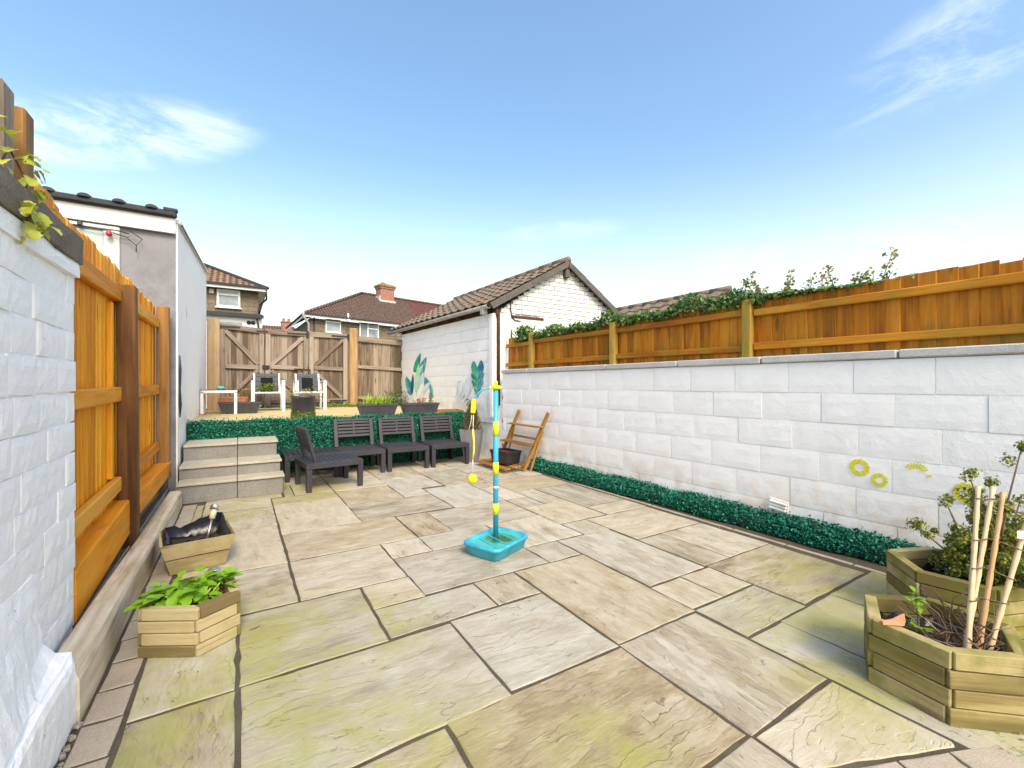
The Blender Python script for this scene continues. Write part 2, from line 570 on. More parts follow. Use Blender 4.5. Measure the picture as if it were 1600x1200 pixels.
M_boardL = wood('orange_stained_board', [(.56, .20, .006), (.76, .30, .008), (.86, .40, .03)], .6, (1.4, 30, 30), .34, knots=.7)
M_railL = wood('orange_rail', [(.50, .175, .008), (.68, .26, .012), (.76, .36, .05)], .6, (1.4, 26, 26), .3, knots=.3)
M_sleepL = wood('orange_sleeper', [(.54, .19, .008), (.76, .285, .010), (.84, .36, .03)], .65, (1.2, 16, 16), .2, knots=.3, grey=.25)
M_postD = wood('dark_stained_post', [(.075, .032, .012), (.14, .062, .02), (.23, .11, .035)], .6, (1.2, 24, 24), .2, knots=.3)
M_post2 = wood('brown_post', [(.16, .075, .02), (.27, .13, .035), (.36, .19, .06)], .65, (1.2, 24, 24), .2, knots=.3)
M_postG = wood('grey_old_post', [(.16, .12, .09), (.27, .21, .165), (.37, .30, .24)], .8, (1.2, 24, 24), .2, knots=.3)
M_boardR = wood('brown_fence_board', [(.24, .075, .004), (.42, .145, .007), (.55, .22, .018)], .65, (1.3, 26, 26), .30, .55, (.23, .17, .020), .6, gz=(1.5, 1.85))
M_railR = wood('brown_fence_rail', [(.28, .092, .006), (.44, .16, .009), (.56, .24, .022)], .65, (1.3, 22, 22), .3, .55, (.24, .21, .03), .3)
M_postR = wood('mossy_fence_post', [(.26, .15, .025), (.36, .22, .04), (.44, .28, .06)], .7, (1.3, 22, 22), .2, .85, (.23, .22, .035), .2)
M_gate = wood('weathered_gate_board', [(.10, .07, .048), (.205, .153, .113), (.31, .25, .195)], .75, (1.3, 26, 26), .42, knots=.65)
M_gateF = wood('weathered_gate_rail', [(.145, .105, .077), (.235, .183, .14), (.33, .272, .22)], .75, (1.3, 22, 22), .25, knots=.4)
M_gatepost = wood('tan_gate_post', [(.28, .16, .07), (.39, .25, .125), (.48, .34, .20)], .7, (1.2, 16, 16), .15, knots=.35)
M_beam = wood('bleached_sleeper', [(.40, .31, .20), (.62, .53, .41), (.75, .68, .57)], .75, (1.0, 14, 14), .1, .25, (.33, .28, .10), knots=.3)
M_planter = wood('green_treated_pine', [(.15, .115, .042), (.275, .215, .088), (.40, .325, .155)], .8, (1.6, 26, 26), .85, .8, (.15, .155, .022), .6, .6)
M_planterT = wood('tan_planter_wood', [(.17, .125, .055), (.31, .235, .115), (.44, .355, .20)], .8, (1.6, 24, 24), .6, .45, (.18, .17, .035), .6, .6)
M_ladder = wood('amber_ladder_wood', [(.22, .095, .018), (.36, .175, .04), (.48, .27, .08)], .6, (1.6, 24, 24), .3)
M_bamboo = wood('bamboo_cane', [(.44, .27, .13), (.60, .42, .24), (.70, .54, .35)], .5, (2, 40, 40), .25)

M_plastic = plain('charcoal_plastic', (.034, .032, .040), .5, .14, 5, .06, .4)
M_pot = plain('grey_planter_plastic', (.17, .165, .185), .5, .1, 5, .05)
M_black = plain('black_plastic', (.022, .021, .024), .4, .2, 8, .06)
M_matte = plain('matte_black_mesh', (.014, .014, .016), .9, .2, 30, .1, .1)
M_liner = plain('black_liner_film', (.012, .012, .014), .18, .2, 30, .25)
M_trough = plain('dark_trough_plastic', (.045, .043, .052), .5, .15, 8, .05)
M_iron = plain('black_iron', (.025, .025, .027), .45, .2, 12, .1, .5, .4)
M_steel = plain('brushed_steel', (.60, .58, .55), .3, .08, 20, .05, .5, .9)
M_blue = plain('turquoise_plastic', (.030, .37, .52), .5, .2, 14, .06)
M_pole = plain('blue_pole_plastic', (.04, .36, .56), .35, .05, 6, .02)
M_yel = plain('yellow_plastic', (.72, .70, .02), .4, .06, 6, .02)
M_ball = plain('yellow_felt_ball', (.78, .74, .03), .85, .1, 60, .3)
M_string = plain('white_string', (.66, .64, .58), .8)
M_whitemetal = plain('white_coated_metal', (.76, .76, .76), .35, .04, 6, .02)
M_sling = plain('charcoal_sling', (.055, .062, .075), .7, .15, 20, .15)
M_terracotta = plain('terracotta', (.40, .15, .07), .8, .15, 14, .15)
M_teal = plain('teal_plastic', (.12, .42, .36), .5)
M_red = plain('red_plastic', (.40, .02, .03), .35)
M_orange = plain('orange_clay', (.62, .17, .07), .6, .15, 20)
M_yflower = plain('yellow_wall_paint', (.70, .66, .03), .75, .10, 40, .1)
M_brickred = granular('red_brick', [(.3, (.19, .06, .035)), (.55, (.32, .11, .06)), (.75, (.42, .19, .12))], 60, 7, .5)
M_tiledark = granular('dark_roof_tile', [(.3, (.03, .032, .035)), (.6, (.055, .057, .062)), (.8, (.09, .09, .09))], 50, 5, .4)
M_gtile = granular('old_garage_tile', [(.28, (.085, .06, .045)), (.45, (.16, .115, .085)), (.6, (.24, .185, .14)), (.78, (.36, .31, .25))], 45, 7, .6)
M_gutter = plain('grey_gutter', (.34, .33, .31), .55, .15, 8, .1)
M_dkbrown = granular('dark_eaves_timber', [(.3, (.045, .022, .014)), (.6, (.11, .055, .035)), (.8, (.2, .12, .08))], 30, 6, .4)
M_verge = granular('weathered_verge', [(.3, (.05, .045, .04)), (.6, (.13, .12, .105)), (.8, (.22, .205, .19))], 40, 5, .4)
M_cover = plain('white_vent_plastic', (.74, .73, .70), .5)


def glass_mat():
    m, g = newmat('window_glass')
    n = g.noise(g.pos, .9, 4, .6)
    fin(g, g.ramp(n, [(.35, (.10, .125, .135)), (.65, (.30, .34, .35))]), .08, None, .8)
    return m


M_glass = glass_mat()
M_tableglass = plain('table_glass', (.05, .055, .06), .1, .1, 5, 0, .7)


def stone_mat():
    m, g = newmat('house_stone')
    sp = g.add('ShaderNodeSeparateXYZ', Vector=g.obj)
    v = g.add('ShaderNodeCombineXYZ', X=g.math('ADD', sp.outputs[0], g.math('MULTIPLY', sp.outputs[1], 1.0)), Y=sp.outputs[2], Z=0.0).outputs[0]
    br = g.add('ShaderNodeTexBrick', {'offset': .5, 'squash': 1.0}, Vector=v, Color1=(.15, .115, .08), Color2=(.235, .19, .135), Mortar=(.10, .08, .06), Scale=1.0)
    br.inputs['Mortar Size'].default_value = .02
    br.inputs['Brick Width'].default_value = .46
    br.inputs['Row Height'].default_value = .2
    c = g.mix(.55, br.outputs['Color'], g.ramp(g.noise(g.obj, 2.2, 6, .7), [(.3, (.12, .095, .065)), (.55, (.21, .17, .12)), (.75, (.31, .26, .20))]))
    h = g.math('SUBTRACT', g.noise(g.obj, 12, 5, .7), br.outputs['Fac'])
    fin(g, c, .9, g.bump(h, .7, .05), .2)
    return m


def rooftile_mat(name, c0, c1, moss=.0):
    m, g = newmat(name)
    sp = g.add('ShaderNodeSeparateXYZ', Vector=g.obj)
    w = g.math('ABSOLUTE', g.math('SINE', g.math('MULTIPLY', sp.outputs[0], PI/.23)))
    c = g.ramp(g.math('ADD', g.math('MULTIPLY', g.noise(g.obj, 3.5, 6, .7), .6), g.math('MULTIPLY', w, .35)), [(.2, tuple(x*.5 for x in c0)), (.5, c0), (.8, c1)])
    fin(g, c, .85, g.bump(w, .8, .05), .2)
    return m


M_stone = stone_mat()
M_roofL = rooftile_mat('brown_roof_tile', (.17, .10, .065), (.36, .25, .18))
M_roofR = rooftile_mat('dark_brown_roof_tile', (.105, .066, .052), (.20, .14, .115))
M_roofR2 = rooftile_mat('plum_roof_tile', (.13, .05, .045), (.22, .10, .09))

M_hedge = leafmat('artificial_hedge_leaf', [(.1, (.004, .05, .032)), (.35, (.010, .135, .080)), (.6, (.020, .22, .135)), (.85, (.06, .38, .25)), (1.0, (.20, .55, .42))], .5, .15, .25)
M_hedgeback = plain('hedge_mesh_backing', (.004, .035, .024), .8, .2, 30)
M_ivy = leafmat('ivy_leaf', [(.1, (.03, .075, .022)), (.4, (.065, .15, .035)), (.7, (.14, .25, .06)), (.9, (.32, .40, .13)), (1.0, (.5, .52, .25))], .4, .3)
M_ivyvar = leafmat('variegated_leaf', [(.1, (.13, .21, .03)), (.4, (.30, .38, .05)), (.7, (.50, .47, .06)), (1, (.62, .60, .30))], .4, .25)
M_sprig = leafmat('autumn_sprig_leaf', [(.1, (.10, .14, .03)), (.4, (.24, .27, .06)), (.7, (.42, .33, .09)), (1, (.40, .15, .07))], .5, .3)
M_fern = leafmat('bright_green_leaf', [(.1, (.10, .26, .012)), (.5, (.20, .42, .025)), (.85, (.35, .55, .05)), (1, (.5, .55, .08))], .42, .3)
M_grassy = leafmat('lime_blade', [(.1, (.18, .34, .02)), (.5, (.36, .52, .03)), (1, (.55, .62, .07))], .45, .3)
M_shrub = leafmat('shrub_needle', [(.05, (.045, .03, .010)), (.25, (.10, .11, .014)), (.6, (.21, .25, .025)), (1, (.40, .40, .07))], .5, .2)
M_conifer = leafmat('brown_conifer', [(.05, (.028, .024, .010)), (.4, (.095, .072, .027)), (.75, (.19, .14, .05)), (1, (.30, .24, .10))], .6, .1)
M_moss = leafmat('moss', [(.1, (.06, .10, .01)), (.5, (.14, .22, .02)), (1, (.28, .33, .05))], .8, .1)
M_stem = plain('brown_stem', (.13, .075, .045), .7, .2, 30)
M_dry = plain('dry_stalk', (.36, .26, .17), .75, .2, 30)
M_redleaf = plain('red_brown_leaf', (.30, .07, .035), .6, .25, 30)


# ------------------------------------------------------------------ ground and paving
g0 = MB().quad((-400, -400, -.06), (400, -400, -.06), (400, 700, -.06), (-400, 700, -.06)).build('ground', M_earth, kind='structure')
bed = MB().box(-.62, 4.0, -1.6, 7.0, -.05, -.0028, .0005)
patio = bed.build('patio', M_joint, kind='structure')


def slab_mesh(poly, b=.008):
    """irregular-edged flag, poly counter-clockwise in local coordinates"""
    pts = []
    n = len(poly)
    for i in range(n):
        a, c = Vector(poly[i]), Vector(poly[(i+1) % n])
        L = (c-a).length; k = max(2, int(L/.075))
        nr = Vector((-(c-a).y, (c-a).x)).normalized()
        for j in range(k):
            e = .0035 if 0 < j else .003
            p = a.lerp(c, (j+random.uniform(-.2, .2)*(j > 0))/k)+nr*abs(random.gauss(0, e))
            pts.append(p)
    N = len(pts)
    cen = sum(pts, Vector((0, 0)))/N
    def inset(d):
        return [p+(cen-p).normalized()*d*random.uniform(.5, 1.5) for p in pts]
    mb = MB()
    i1, i2 = inset(.0025), inset(.007)
    rings = [[(p.x, p.y, -.03) for p in pts], [(p.x, p.y, -.0024) for p in pts], [(p.x, p.y, -.0008+random.uniform(-.0005, .0005)) for p in i1], [(p.x, p.y, random.uniform(0, .0012)) for p in i2]]
    mb.loft(rings, True, False, False)
    top = len(mb.v)-N
    mb.f.append([top+i for i in range(N)]); mb.mi.append(0); mb.sm.append(False)
    return mb


def slab(x0, x1, y0, y1, rot=None, gap=.001, poly=None):
    cx, cy = (x0+x1)/2, (y0+y1)/2
    if poly is None:
        j = lambda: random.uniform(-.004, .004)
        poly = [(x0+gap+j(), y0+gap+j()), (x1-gap+j(), y0+gap+j()), (x1-gap+j(), y1-gap+j()), (x0+gap+j(), y1-gap+j())]
    r90 = (y1-y0) > (x1-x0)*1.05 if rot is None else rot
    loc = [((y-cy), -(x-cx)) if r90 else ((x-cx), (y-cy)) for x, y in poly]
    mb = slab_mesh(loc)
    M = Matrix.Translation((cx, cy, random.uniform(-.0008, .001))) @ Matrix.Rotation(PI/2 if r90 else 0, 4, 'Z')
    M = M @ Matrix.Rotation(random.uniform(-.0008, .0008), 4, 'X') @ Matrix.Rotation(random.uniform(-.0008, .0008), 4, 'Y')
    return mb.build('paving_slab', M_slab, patio, M)


SLABS = [
    (.30, .945, 4.12, 5.13), (.30, 1.245, 3.46, 4.115), (.30, .935, 2.79, 3.455), (.94, 1.24, 3.125, 3.455), (1.25, 1.55, 3.47, 4.10),
    (1.555, 2.44, 3.445, 4.09), (.95, 1.86, 4.12, 4.77), (1.865, 2.45, 4.095, 5.02), (1.56, 1.86, 4.775, 5.085), (.95, 1.555, 4.775, 5.45),
    (.95, 1.57, 5.455, 6.1), (.95, 1.57, 6.105, 6.95), (1.565, 2.155, 5.09, 5.74), (1.575, 2.165, 5.745, 6.5), (1.575, 2.165, 6.505, 6.95),
    (.30, .945, 5.135, 5.48), (.53, .945, 5.485, 6.1), (.43, .525, 5.485, 6.1), (.43, .945, 6.105, 6.95),
    (1.245, 1.855, 3.12, 3.46), (.94, 1.855, 2.485, 3.115), (1.86, 2.44, 2.80, 3.44),
    (2.73, 3.57, 4.345, 4.975), (2.455, 2.725, 4.66, 5.0), (2.455, 2.725, 4.08, 4.655), (2.73, 3.0, 4.03, 4.335), (2.73, 3.0, 3.73, 4.025),
    (2.45, 2.725, 3.735, 4.075), (3.01, 3.57, 3.405, 4.335), (3.01, 3.56, 3.105, 3.4), (2.445, 3.0, 3.11, 3.725),
    (2.45, 2.725, 2.79, 3.1), (2.735, 3.545, 2.475, 3.095), (2.16, 2.71, 1.85, 2.785), (1.86, 2.15, 2.48, 2.795), (1.555, 2.15, 1.525, 2.475),
    (.945, 1.545, 1.515, 2.14), (1.255, 1.55, 2.15, 2.475), (.635, 1.245, 2.15, 2.47), (.635, .935, 2.475, 2.785), (0, .625, 2.135, 2.785),
    (0, .935, 1.495, 2.125), (.645, 1.54, .885, 1.505), (0, .635, .885, 1.485), (1.55, 2.125, .875, 1.515), (2.145, 2.72, 1.225, 1.53),
    (2.15, 2.435, 1.54, 1.84), (2.44, 2.73, 1.54, 1.845), (2.735, 3.535, 1.235, 1.855), (2.73, 3.015, 1.865, 2.465), (3.02, 3.54, 1.865, 2.465),
    (2.135, 2.425, .2, 1.215), (2.43, 2.995, .6, 1.22), (3.0, 3.6, .6, 1.225), (2.43, 3.0, -.1, .595), (3.005, 3.6, -.1, .595),
    (-.36, -.01, 2.13, 2.79), (-.36, -.01, 1.27, 2.12), (-.36, .29, 2.8, 3.445), (-.33, .29, 3.45, 4.42), (-.30, .29, 4.43, 5.13), (-.30, .29, 5.14, 5.5), (-.37, -.305, 4.75, 5.55), (-.30, .41, 5.51, 5.72),
    (2.17, 2.72, 5.405, 6.0), (2.17, 2.72, 5.01, 5.4), (2.73, 3.3, 4.985, 5.62), (3.305, 3.6, 4.985, 5.6), (2.17, 2.72, 6.005, 6.95), (2.73, 3.6, 5.625, 6.3), (2.73, 3.65, 6.305, 6.95),
    (.945, 1.545, .1, .875), (0, .94, .25, .875), (0, .94, -.6, .245), (.945, 2.1, -.6, .095), (-.36, -.01, .3, 1.26), (2.135, 3.6, -.8, -.105)]
for s in SLABS:
    slab(*s)
slab(1.55, 2.125, .45, .87, False, poly=[(1.555, .71), (1.66, .655), (2.10, .475), (2.118, .49), (2.118, .862), (1.556, .862)])
# pavers: strip beside the sleeper, cut pieces by the drain, edging under the right hedge
def paver(x0, x1, y0, y1, ang=0.0, c=None):
    cx, cy = (x0+x1)/2, (y0+y1)/2
    mb = slab_mesh([(x0-cx, y0-cy), (x1-cx, y0-cy), (x1-cx, y1-cy), (x0-cx, y1-cy)])
    p = c or (cx, cy)
    mb.build('brick_paver', M_paver, patio, Matrix.Translation((p[0], p[1], random.uniform(-.001, .001))) @ Matrix.Rotation(ang, 4, 'Z'))
y = .5
while y < 5.6:
    L = random.uniform(.205, .225)
    paver(-.492+random.uniform(0, .006), -.372, y, min(y+L-.008, 5.62))
    y += L
for k in range(8):
    p = Vector((1.637, .598)) + Vector((.925, -.38))*(-.10+k*.211) if k < 4 else Vector((1.597, .498)) + Vector((.925, -.38))*((k-4)*.211)
    paver(0, .205, 0, .1, -.39, (p.x, p.y))
y = .9
while y < 5.2:
    L = .44
    paver(3.605, 3.645, y, y+L-.008)
    y += L

# terrace behind the retaining hedge
MB().box(-.60, 3.66, 6.99, 11.2, -.04, .75, .006).build('terrace', M_terr, kind='structure')
MB().quad((-60, 10.8, -.03), (80, 10.8, -.03), (80, 90, .3), (-60, 90, .3)).build('lane', M_earth, kind='structure')

# ------------------------------------------------------------------ right block wall
RW0, RW1 = Vector((3.955, .6-1.5, 0)), Vector((3.685, 6.22, 0))
RW0 = Vector((3.92+.0411*1.9, -1.3, 0))
rdir = (RW1-RW0).normalized()
rn = Vector((-rdir.y, rdir.x, 0))            # into the yard (-X)
if rn.x > 0: rn = -rn
def rw(s, z, out=0.0):                        # s = world Y along the wall
    t = (s-RW0.y)/rdir.y
    p = RW0+rdir*t+rn*out
    return Vector((p.x, p.y, z))
rwall = thing('block_wall', 'long white painted concrete block wall carrying the brown fence', 'wall', (3.8, 2.5, 0))
mb = MB()
a, b_ = rw(-1.3, 0, -.0035), rw(6.215, 0, -.0035)
mb.bar(a+Vector((.1, 0, .71)), b_+Vector((.1, 0, .71)), .2, 1.44, (0, 0, 1), .002)
mb.build('wall_core', M_paintRm, rwall, world=True)
rot = math.atan2(rdir.y, rdir.x)
blk_meshes = [face_block(.438, .222, .09, .004, 5, 3, .0018, 100+i).mesh('block', M_paintR) for i in range(8)]
half_cache = {}
ROWS = [.0, .26, .49, .725, .955, 1.185]
RH = [.255, .225, .23, .225, .225, .245]
FM = Matrix((-rdir, -rn, Vector((0, 0, 1)))).transposed().to_4x4()    # local x along wall, local -y = rn outward
for r, (z0, hgt) in enumerate(zip(ROWS, RH)):
    y = -1.26 + (.225 if r % 2 == 0 else 0) - .03 + .015*((r*7) % 3)
    if r % 2 == 0:
        y -= .448
    while y < 6.2:
        y0, y1 = max(y, -1.28), min(y+.448, 6.215)
        if y1-y0 > .05:
            L = y1-y0-.005
            key = (round(L, 2), round(hgt, 3), random.randint(0, 3))
            if key not in half_cache:
                half_cache[key] = face_block(L, hgt-.004, .09, .003, 6, 4, .0008, random.randint(0, 999)).mesh('block', M_paintR)
            M = FM.copy(); M.translation = rw((y0+y1)/2, z0+hgt/2, random.uniform(.0, .004))
            M = M @ Matrix.Rotation(random.uniform(-.004, .004), 4, 'Z')
            link('block', half_cache[key], rwall, M, True)
        y += .448
for y0, y1 in ((-1.3, -.5), (-.49, 1.165), (1.175, 2.085), (2.095, 2.915), (2.925, 3.9), (3.91, 4.75), (4.76, 5.5), (5.51, 6.23)):
    p, q = rw(y0, 1.463, -.075), rw(y1, 1.463, -.075)
    beam(rwall, 'coping_stone', p, q, .20, .062, M_coping, (0, 0, 1), .009, True, .002)
# stencilled daisies
def daisy(y, z, r, part=1.0, n=22, name='painted_daisy'):
    mb = MB()
    for k in range(n):
        if random.random() > part: continue
        t = 2*PI*k/n+random.uniform(-.05, .05)
        def P(rr, tt, o): return tuple(rw(y-rr*math.cos(tt), z+rr*math.sin(tt), o))
        w = .17
        mb.quad(P(r*.5, t-w, .0094), P(r*.85, t-w*.8, .0094), P(r*random.uniform(.94, 1.04), t, .0094), P(r*.85, t+w*.8, .0094), P(r*.5, t+w, .0094), P(r*.44, t, .0094))
    mb.build(name, M_yflower, rwall, world=True)
daisy(1.39, .64, .066); daisy(1.275, .568, .052); daisy(.835, .565, .068)
mb = MB()
for k in range(9):
    t = .45+k*.26
    def P(rr, tt): return tuple(rw(1.075-rr*math.cos(tt), .655+rr*math.sin(tt), .0094))
    mb.quad(P(.03, t-.1), P(.062, t-.09), P(.07, t), P(.062, t+.09), P(.03, t+.1))
mb.quad(tuple(rw(1.02, .635, .0094)), tuple(rw(1.0, .63, .0094)), tuple(rw(1.0, .65, .0094)), tuple(rw(1.02, .65, .0094)))
mb.build('painted_daisy', M_yflower, rwall, world=True, label='half worn away yellow stencil mark')
# air brick cover
mb = MB()
mb.box(-.075, .075, -.012, 0, -.05, .05, .004)
for k in range(3):
    mb.box(-.068, .066, -.026-.004*(k == 2), -.010, -.038+k*.027, -.022+k*.027, .004)
M = FM.copy(); M.translation = rw(1.945, .235, .009)
mb.build('vent_cover', M_cover, rwall, M @ Matrix.Rotation(.12, 4, 'Y'), True)
# toothed brick end of the wall
for k in range(14):
    z = .06+k*.098
    if k % 2 == 0:
        beam(rwall, 'end_brick', rw(6.218, z, -.2), rw(6.218, z, .004), .028, .062, M_brickred if k % 4 else M_paintM, (0, 0, 1), .004, True, .003)
    else:
        beam(rwall, 'end_brick', rw(6.212, z, -.2), rw(6.212, z, .006), .03, .07, M_paintM, (0, 0, 1), .004, True, .003)


# ------------------------------------------------------------------ artificial hedges
def hedge(name, label, surf, leaves, size, grp=None):
    """surf: list of (origin, u, v, normal, weight)"""
    t = thing(name, label, 'hedge', surf[0][0], 0, grp)
    tot = sum(s[4] for s in surf)
    P, N = [], []
    for o, u, v, n, w in surf:
        k = int(leaves*w/tot)
        a = rng.random((k, 2))
        pp = np.array(o)+a[:, :1]*np.array(u)+a[:, 1:]*np.array(v)
        wob = np.sin(pp[:, 0]*9+pp[:, 1]*7)*.008+np.sin(pp[:, 2]*23+pp[:, 1]*13)*.006
        dep = rng.random(k)**1.6*-.045+rng.normal(size=k)*.009+.014+wob*1.5
        stray = (rng.random(k) < .05)*rng.random(k)*.03
        P.append(pp+np.array(n)*(dep+stray)[:, None]+np.array([0, 0, 1.])*(stray*.6)[:, None]); N.append(np.repeat([n], k, 0))
    P = np.concatenate(P); N = np.concatenate(N)
    P[:, 2] = np.maximum(P[:, 2], .004)
    leaf_scatter('hedge_leaves', P, N, size, M_hedge, t, .75, .7, .5, world=True, kind='stuff')
    return t

h1 = hedge('artificial_hedge', 'dark green artificial hedge facing the terrace step behind the grey seats',
           [((-.57, 6.925, .02), (4.2, 0, 0), (0, 0, .70), (0, -1, 0), 3.0), ((-.57, 6.93, .735), (4.2, 0, 0), (0, .09, .01), (0, -.3, .95), .75)], 62000, .021)
MB().box(-.575, 3.655, 6.945, 6.985, 0, .735, .003).build('hedge_backing', M_hedgeback, h1, world=True)
p0, p1 = rw(.98, 0, .03), rw(5.3, 0, .03)
du = p1-p0
h2 = hedge('artificial_hedge', 'low green artificial hedge strip along the foot of the white block wall',
           [(tuple(p0+rn*.10+Vector((.02, 0, .01))), tuple(du), (.0, 0, .09), (-1, -.05, .1), 1.3), (tuple(p0+rn*.10+Vector((.02, 0, .10))), tuple(du), (.085, 0, .075), (-.6, 0, .8), 1.5)], 27000, .021)
p2, p3 = rw(.98, .055, .06), rw(5.3, .055, .06)
MB().bar(p2, p3, .10, .11, (0, 0, 1), .02).build('hedge_backing', M_hedgeback, h2, world=True)

# ------------------------------------------------------------------ fence on the right wall
rf = thing('board_fence', 'long brown stained board fence standing on the white block wall', 'fence', tuple(rw(2.5, 1.43, -.10)))
posts = [5.62, 3.94, 2.29, .44, -1.2]
y = 6.34
top = {5.62: 2.12, 3.94: 2.03, 2.29: 2.03}
while y > -1.2:
    wd = .098+random.uniform(-.008, .008)
    zt = 2.03+random.uniform(-.005, .005) + (.012 if y < 1.3 else 0)
    if .93 < y < .99: zt -= .03
    if .70 < y < .76: zt -= .02
    lean = random.uniform(-.006, .006)
    yc = y-wd/2
    bz = rw(yc, 1.455, -.20); tz = rw(yc+lean, zt, -.205)
    # feather-edge board, front set toward the yard, overlapping its neighbour
    o = beam(rf, 'fence_board', bz, tz, wd+.012, .013, M_boardR, tuple(rn+rdir*.10), .0025, True, .0015)
    y -= wd
for i in range(len(posts)-1):
    ya, yb = posts[i]-.05, posts[i+1]+.05
    for z in (1.595, 1.915):
        beam(rf, 'fence_rail', rw(ya, z+random.uniform(-.01, .01), -.172), rw(yb, z+random.uniform(-.01, .01), -.172), .04, .062, M_railR, (0, 0, 1), .006, True, .002)
for z in (1.585, 1.90):
    beam(rf, 'fence_rail', rw(6.36, z, -.172), rw(5.67, z, -.172), .04, .062, M_railR, (0, 0, 1), .006, True, .002)
for yp, zt in zip(posts, (2.06, 2.02, 2.035, 2.03, 2.03)):
    beam(rf, 'fence_post', rw(yp, 1.40, -.155), rw(yp, zt, -.155), .085, .075, M_postR, tuple(rn), .008, True, .002)

# ------------------------------------------------------------------ ivy along that fence
iv = thing('ivy', 'green ivy trailing along the top of the brown board fence', 'ivy', tuple(rw(4.2, 1.46, -.3)))
P, N = [], []
for k in range(5200):
    s = random.uniform(2.15, 6.05)
    th = (.06+.05*math.sin(s*5.1)+.04*math.sin(s*11.3)) + (.05 if s < 3.3 else 0.02)
    u = random.random()
    z = 2.035 - .07*u + th*random.random()
    z -= .03*(s > 5)
    o = -.205+random.gauss(0, .045)+.02
    P.append(rw(s, z, o)); N.append((-.6, -.2, .75))
for k in range(1500):
    s = 2.35-abs(random.gauss(0, .38)); P.append(rw(s, 2.02+random.random()*.05*max(.2, (s-1.3)), -.2+random.gauss(0, .03))); N.append((-.5, -.3, .7))
for k in range(900):
    s = 6.0-abs(random.gauss(0, .16)); P.append(rw(s, 2.03+random.gauss(.06, .05), -.2+random.gauss(0, .05))); N.append((-.6, -.2, .7))
leaf_scatter('ivy_leaves', np.array(P), np.array(N), .038, M_ivy, iv, .55, .8, .3, world=True, kind='stuff')
mb = MB()
for k in range(16):
    s = 2.1+k*.25
    mb.tube([rw(s, 2.02, -.19), rw(s+.1, 2.06+random.uniform(0, .04), -.21), rw(s+.26, 2.05, -.2)], .004, 5)
mb.build('ivy_stems', M_stem, iv, world=True)
# sprigs that stand up above the boards
def sprig(y, h, lean, n, mat=M_sprig, r=.004):
    base = rw(y, 1.98, -.215)
    tip = rw(y-lean, 2.04+h, -.23)
    mid = (base+tip)/2+Vector((random.uniform(-.02, .02), random.uniform(-.03, .03), .02))
    st.tube([base, mid, tip], [r, r*.8, r*.4], 5)
    for k in range(int(n*1.7)):
        t = .22+.78*random.random()
        p = (base*(1-t)**2+mid*2*t*(1-t)+tip*t*t)
        SP.append(p+Vector((random.gauss(0, .018), random.gauss(0, .022), random.gauss(0, .015)))); SN.append((-.4, -.5, .6))
sp = thing('climber_sprigs', 'thin upright leafy sprigs rising above the brown fence beyond the ivy', 'climber', tuple(rw(1.9, 1.46, -.3)))
st = MB(); SP, SN = [], []
for (y, h, l, n) in ((2.38, .20, .03, 46), (2.30, .26, .02, 36), (2.22, .14, -.05, 30), (2.15, .10, -.03, 16), (2.0, .20, .05, 34), (1.97, .08, -.03, 26), (1.85, .13, .06, 18), (1.72, .18, .05, 30), (1.66, .09, .02, 20), (1.52, .06, .05, 26), (1.45, .09, .03, 12), (1.40, .07, .02, 12), (1.33, .20, .07, 26), (1.29, .05, .02, 12), (2.62, .10, .02, 20), (2.9, .09, .03, 18)):
    sprig(y, h, l, n)
st.build('sprig_stems', M_stem, sp, world=True, kind='stuff')
leaf_scatter('sprig_leaves', np.array(SP), np.array(SN), .031, M_sprig, sp, .75, .7, .3, world=True, kind='stuff')

# ------------------------------------------------------------------ garage on the right (mural wall, gable)
gar = thing('garage', 'white painted brick garage with leaf mural and old tiled gable roof', 'garage', (5.1, 8.4, 0))
GA, GB = Vector((3.62, 6.40, 0)), Vector((3.335, 10.45, 0))
gd = (GB-GA).normalized(); gn = Vector((-gd.y, gd.x, 0)); gn = gn if gn.x < 0 else -gn
def gw(y, z, out=0.0):
    p = GA+gd*((y-6.4)/gd.y)+gn*out
    return Vector((p.x, p.y, z))
mb = MB()
poly = [(GA+gn*-.02).to_2d(), (6.72, 6.43), (6.5, 10.9), (GB+gn*-.02).to_2d()]
mb.prism([tuple(p) for p in poly], 0, 2.44)
# gable triangle core
mb.add([(3.66, 6.43, 2.44), (6.70, 6.43, 2.44), (5.14, 6.43, 3.46), (3.4, 10.8, 2.44), (6.5, 10.85, 2.44), (5.0, 10.8, 3.46)],
       [[0, 1, 2], [5, 4, 3], [0, 2, 5, 3], [1, 4, 5, 2]])
mb.build('wall_core', M_paintM, gar, world=True)
GM = Matrix((-gd, -gn, Vector((0, 0, 1)))).transposed().to_4x4()
mcache = {}
for r in range(9):
    z0 = .60+r*.206
    y = 6.40-(.22 if r % 2 else 0)
    while y < 10.44:
        y0, y1 = max(y, 6.40), min(y+.445, 10.44)
        if y1-y0 > .04 and z0 > .4:
            key = (round(y1-y0-.006, 2), random.randint(0, 3))
            if key not in mcache:
                mcache[key] = face_block(y1-y0-.005, .202, .06, .003, 4, 2, .0016, random.randint(0, 999)).mesh('wall_block', M_paintM)
            M = GM.copy(); M.translation = gw((y0+y1)/2, z0+.103, random.uniform(0, .002))
            link('wall_block', mcache[key], gar, M, True)
        y += .445
# white pier at the corner
beam(gar, 'corner_pier', gw(6.415, .7, .015), gw(6.415, 2.44, .015), .10, .06, M_paintM, tuple(gn), .004, True)
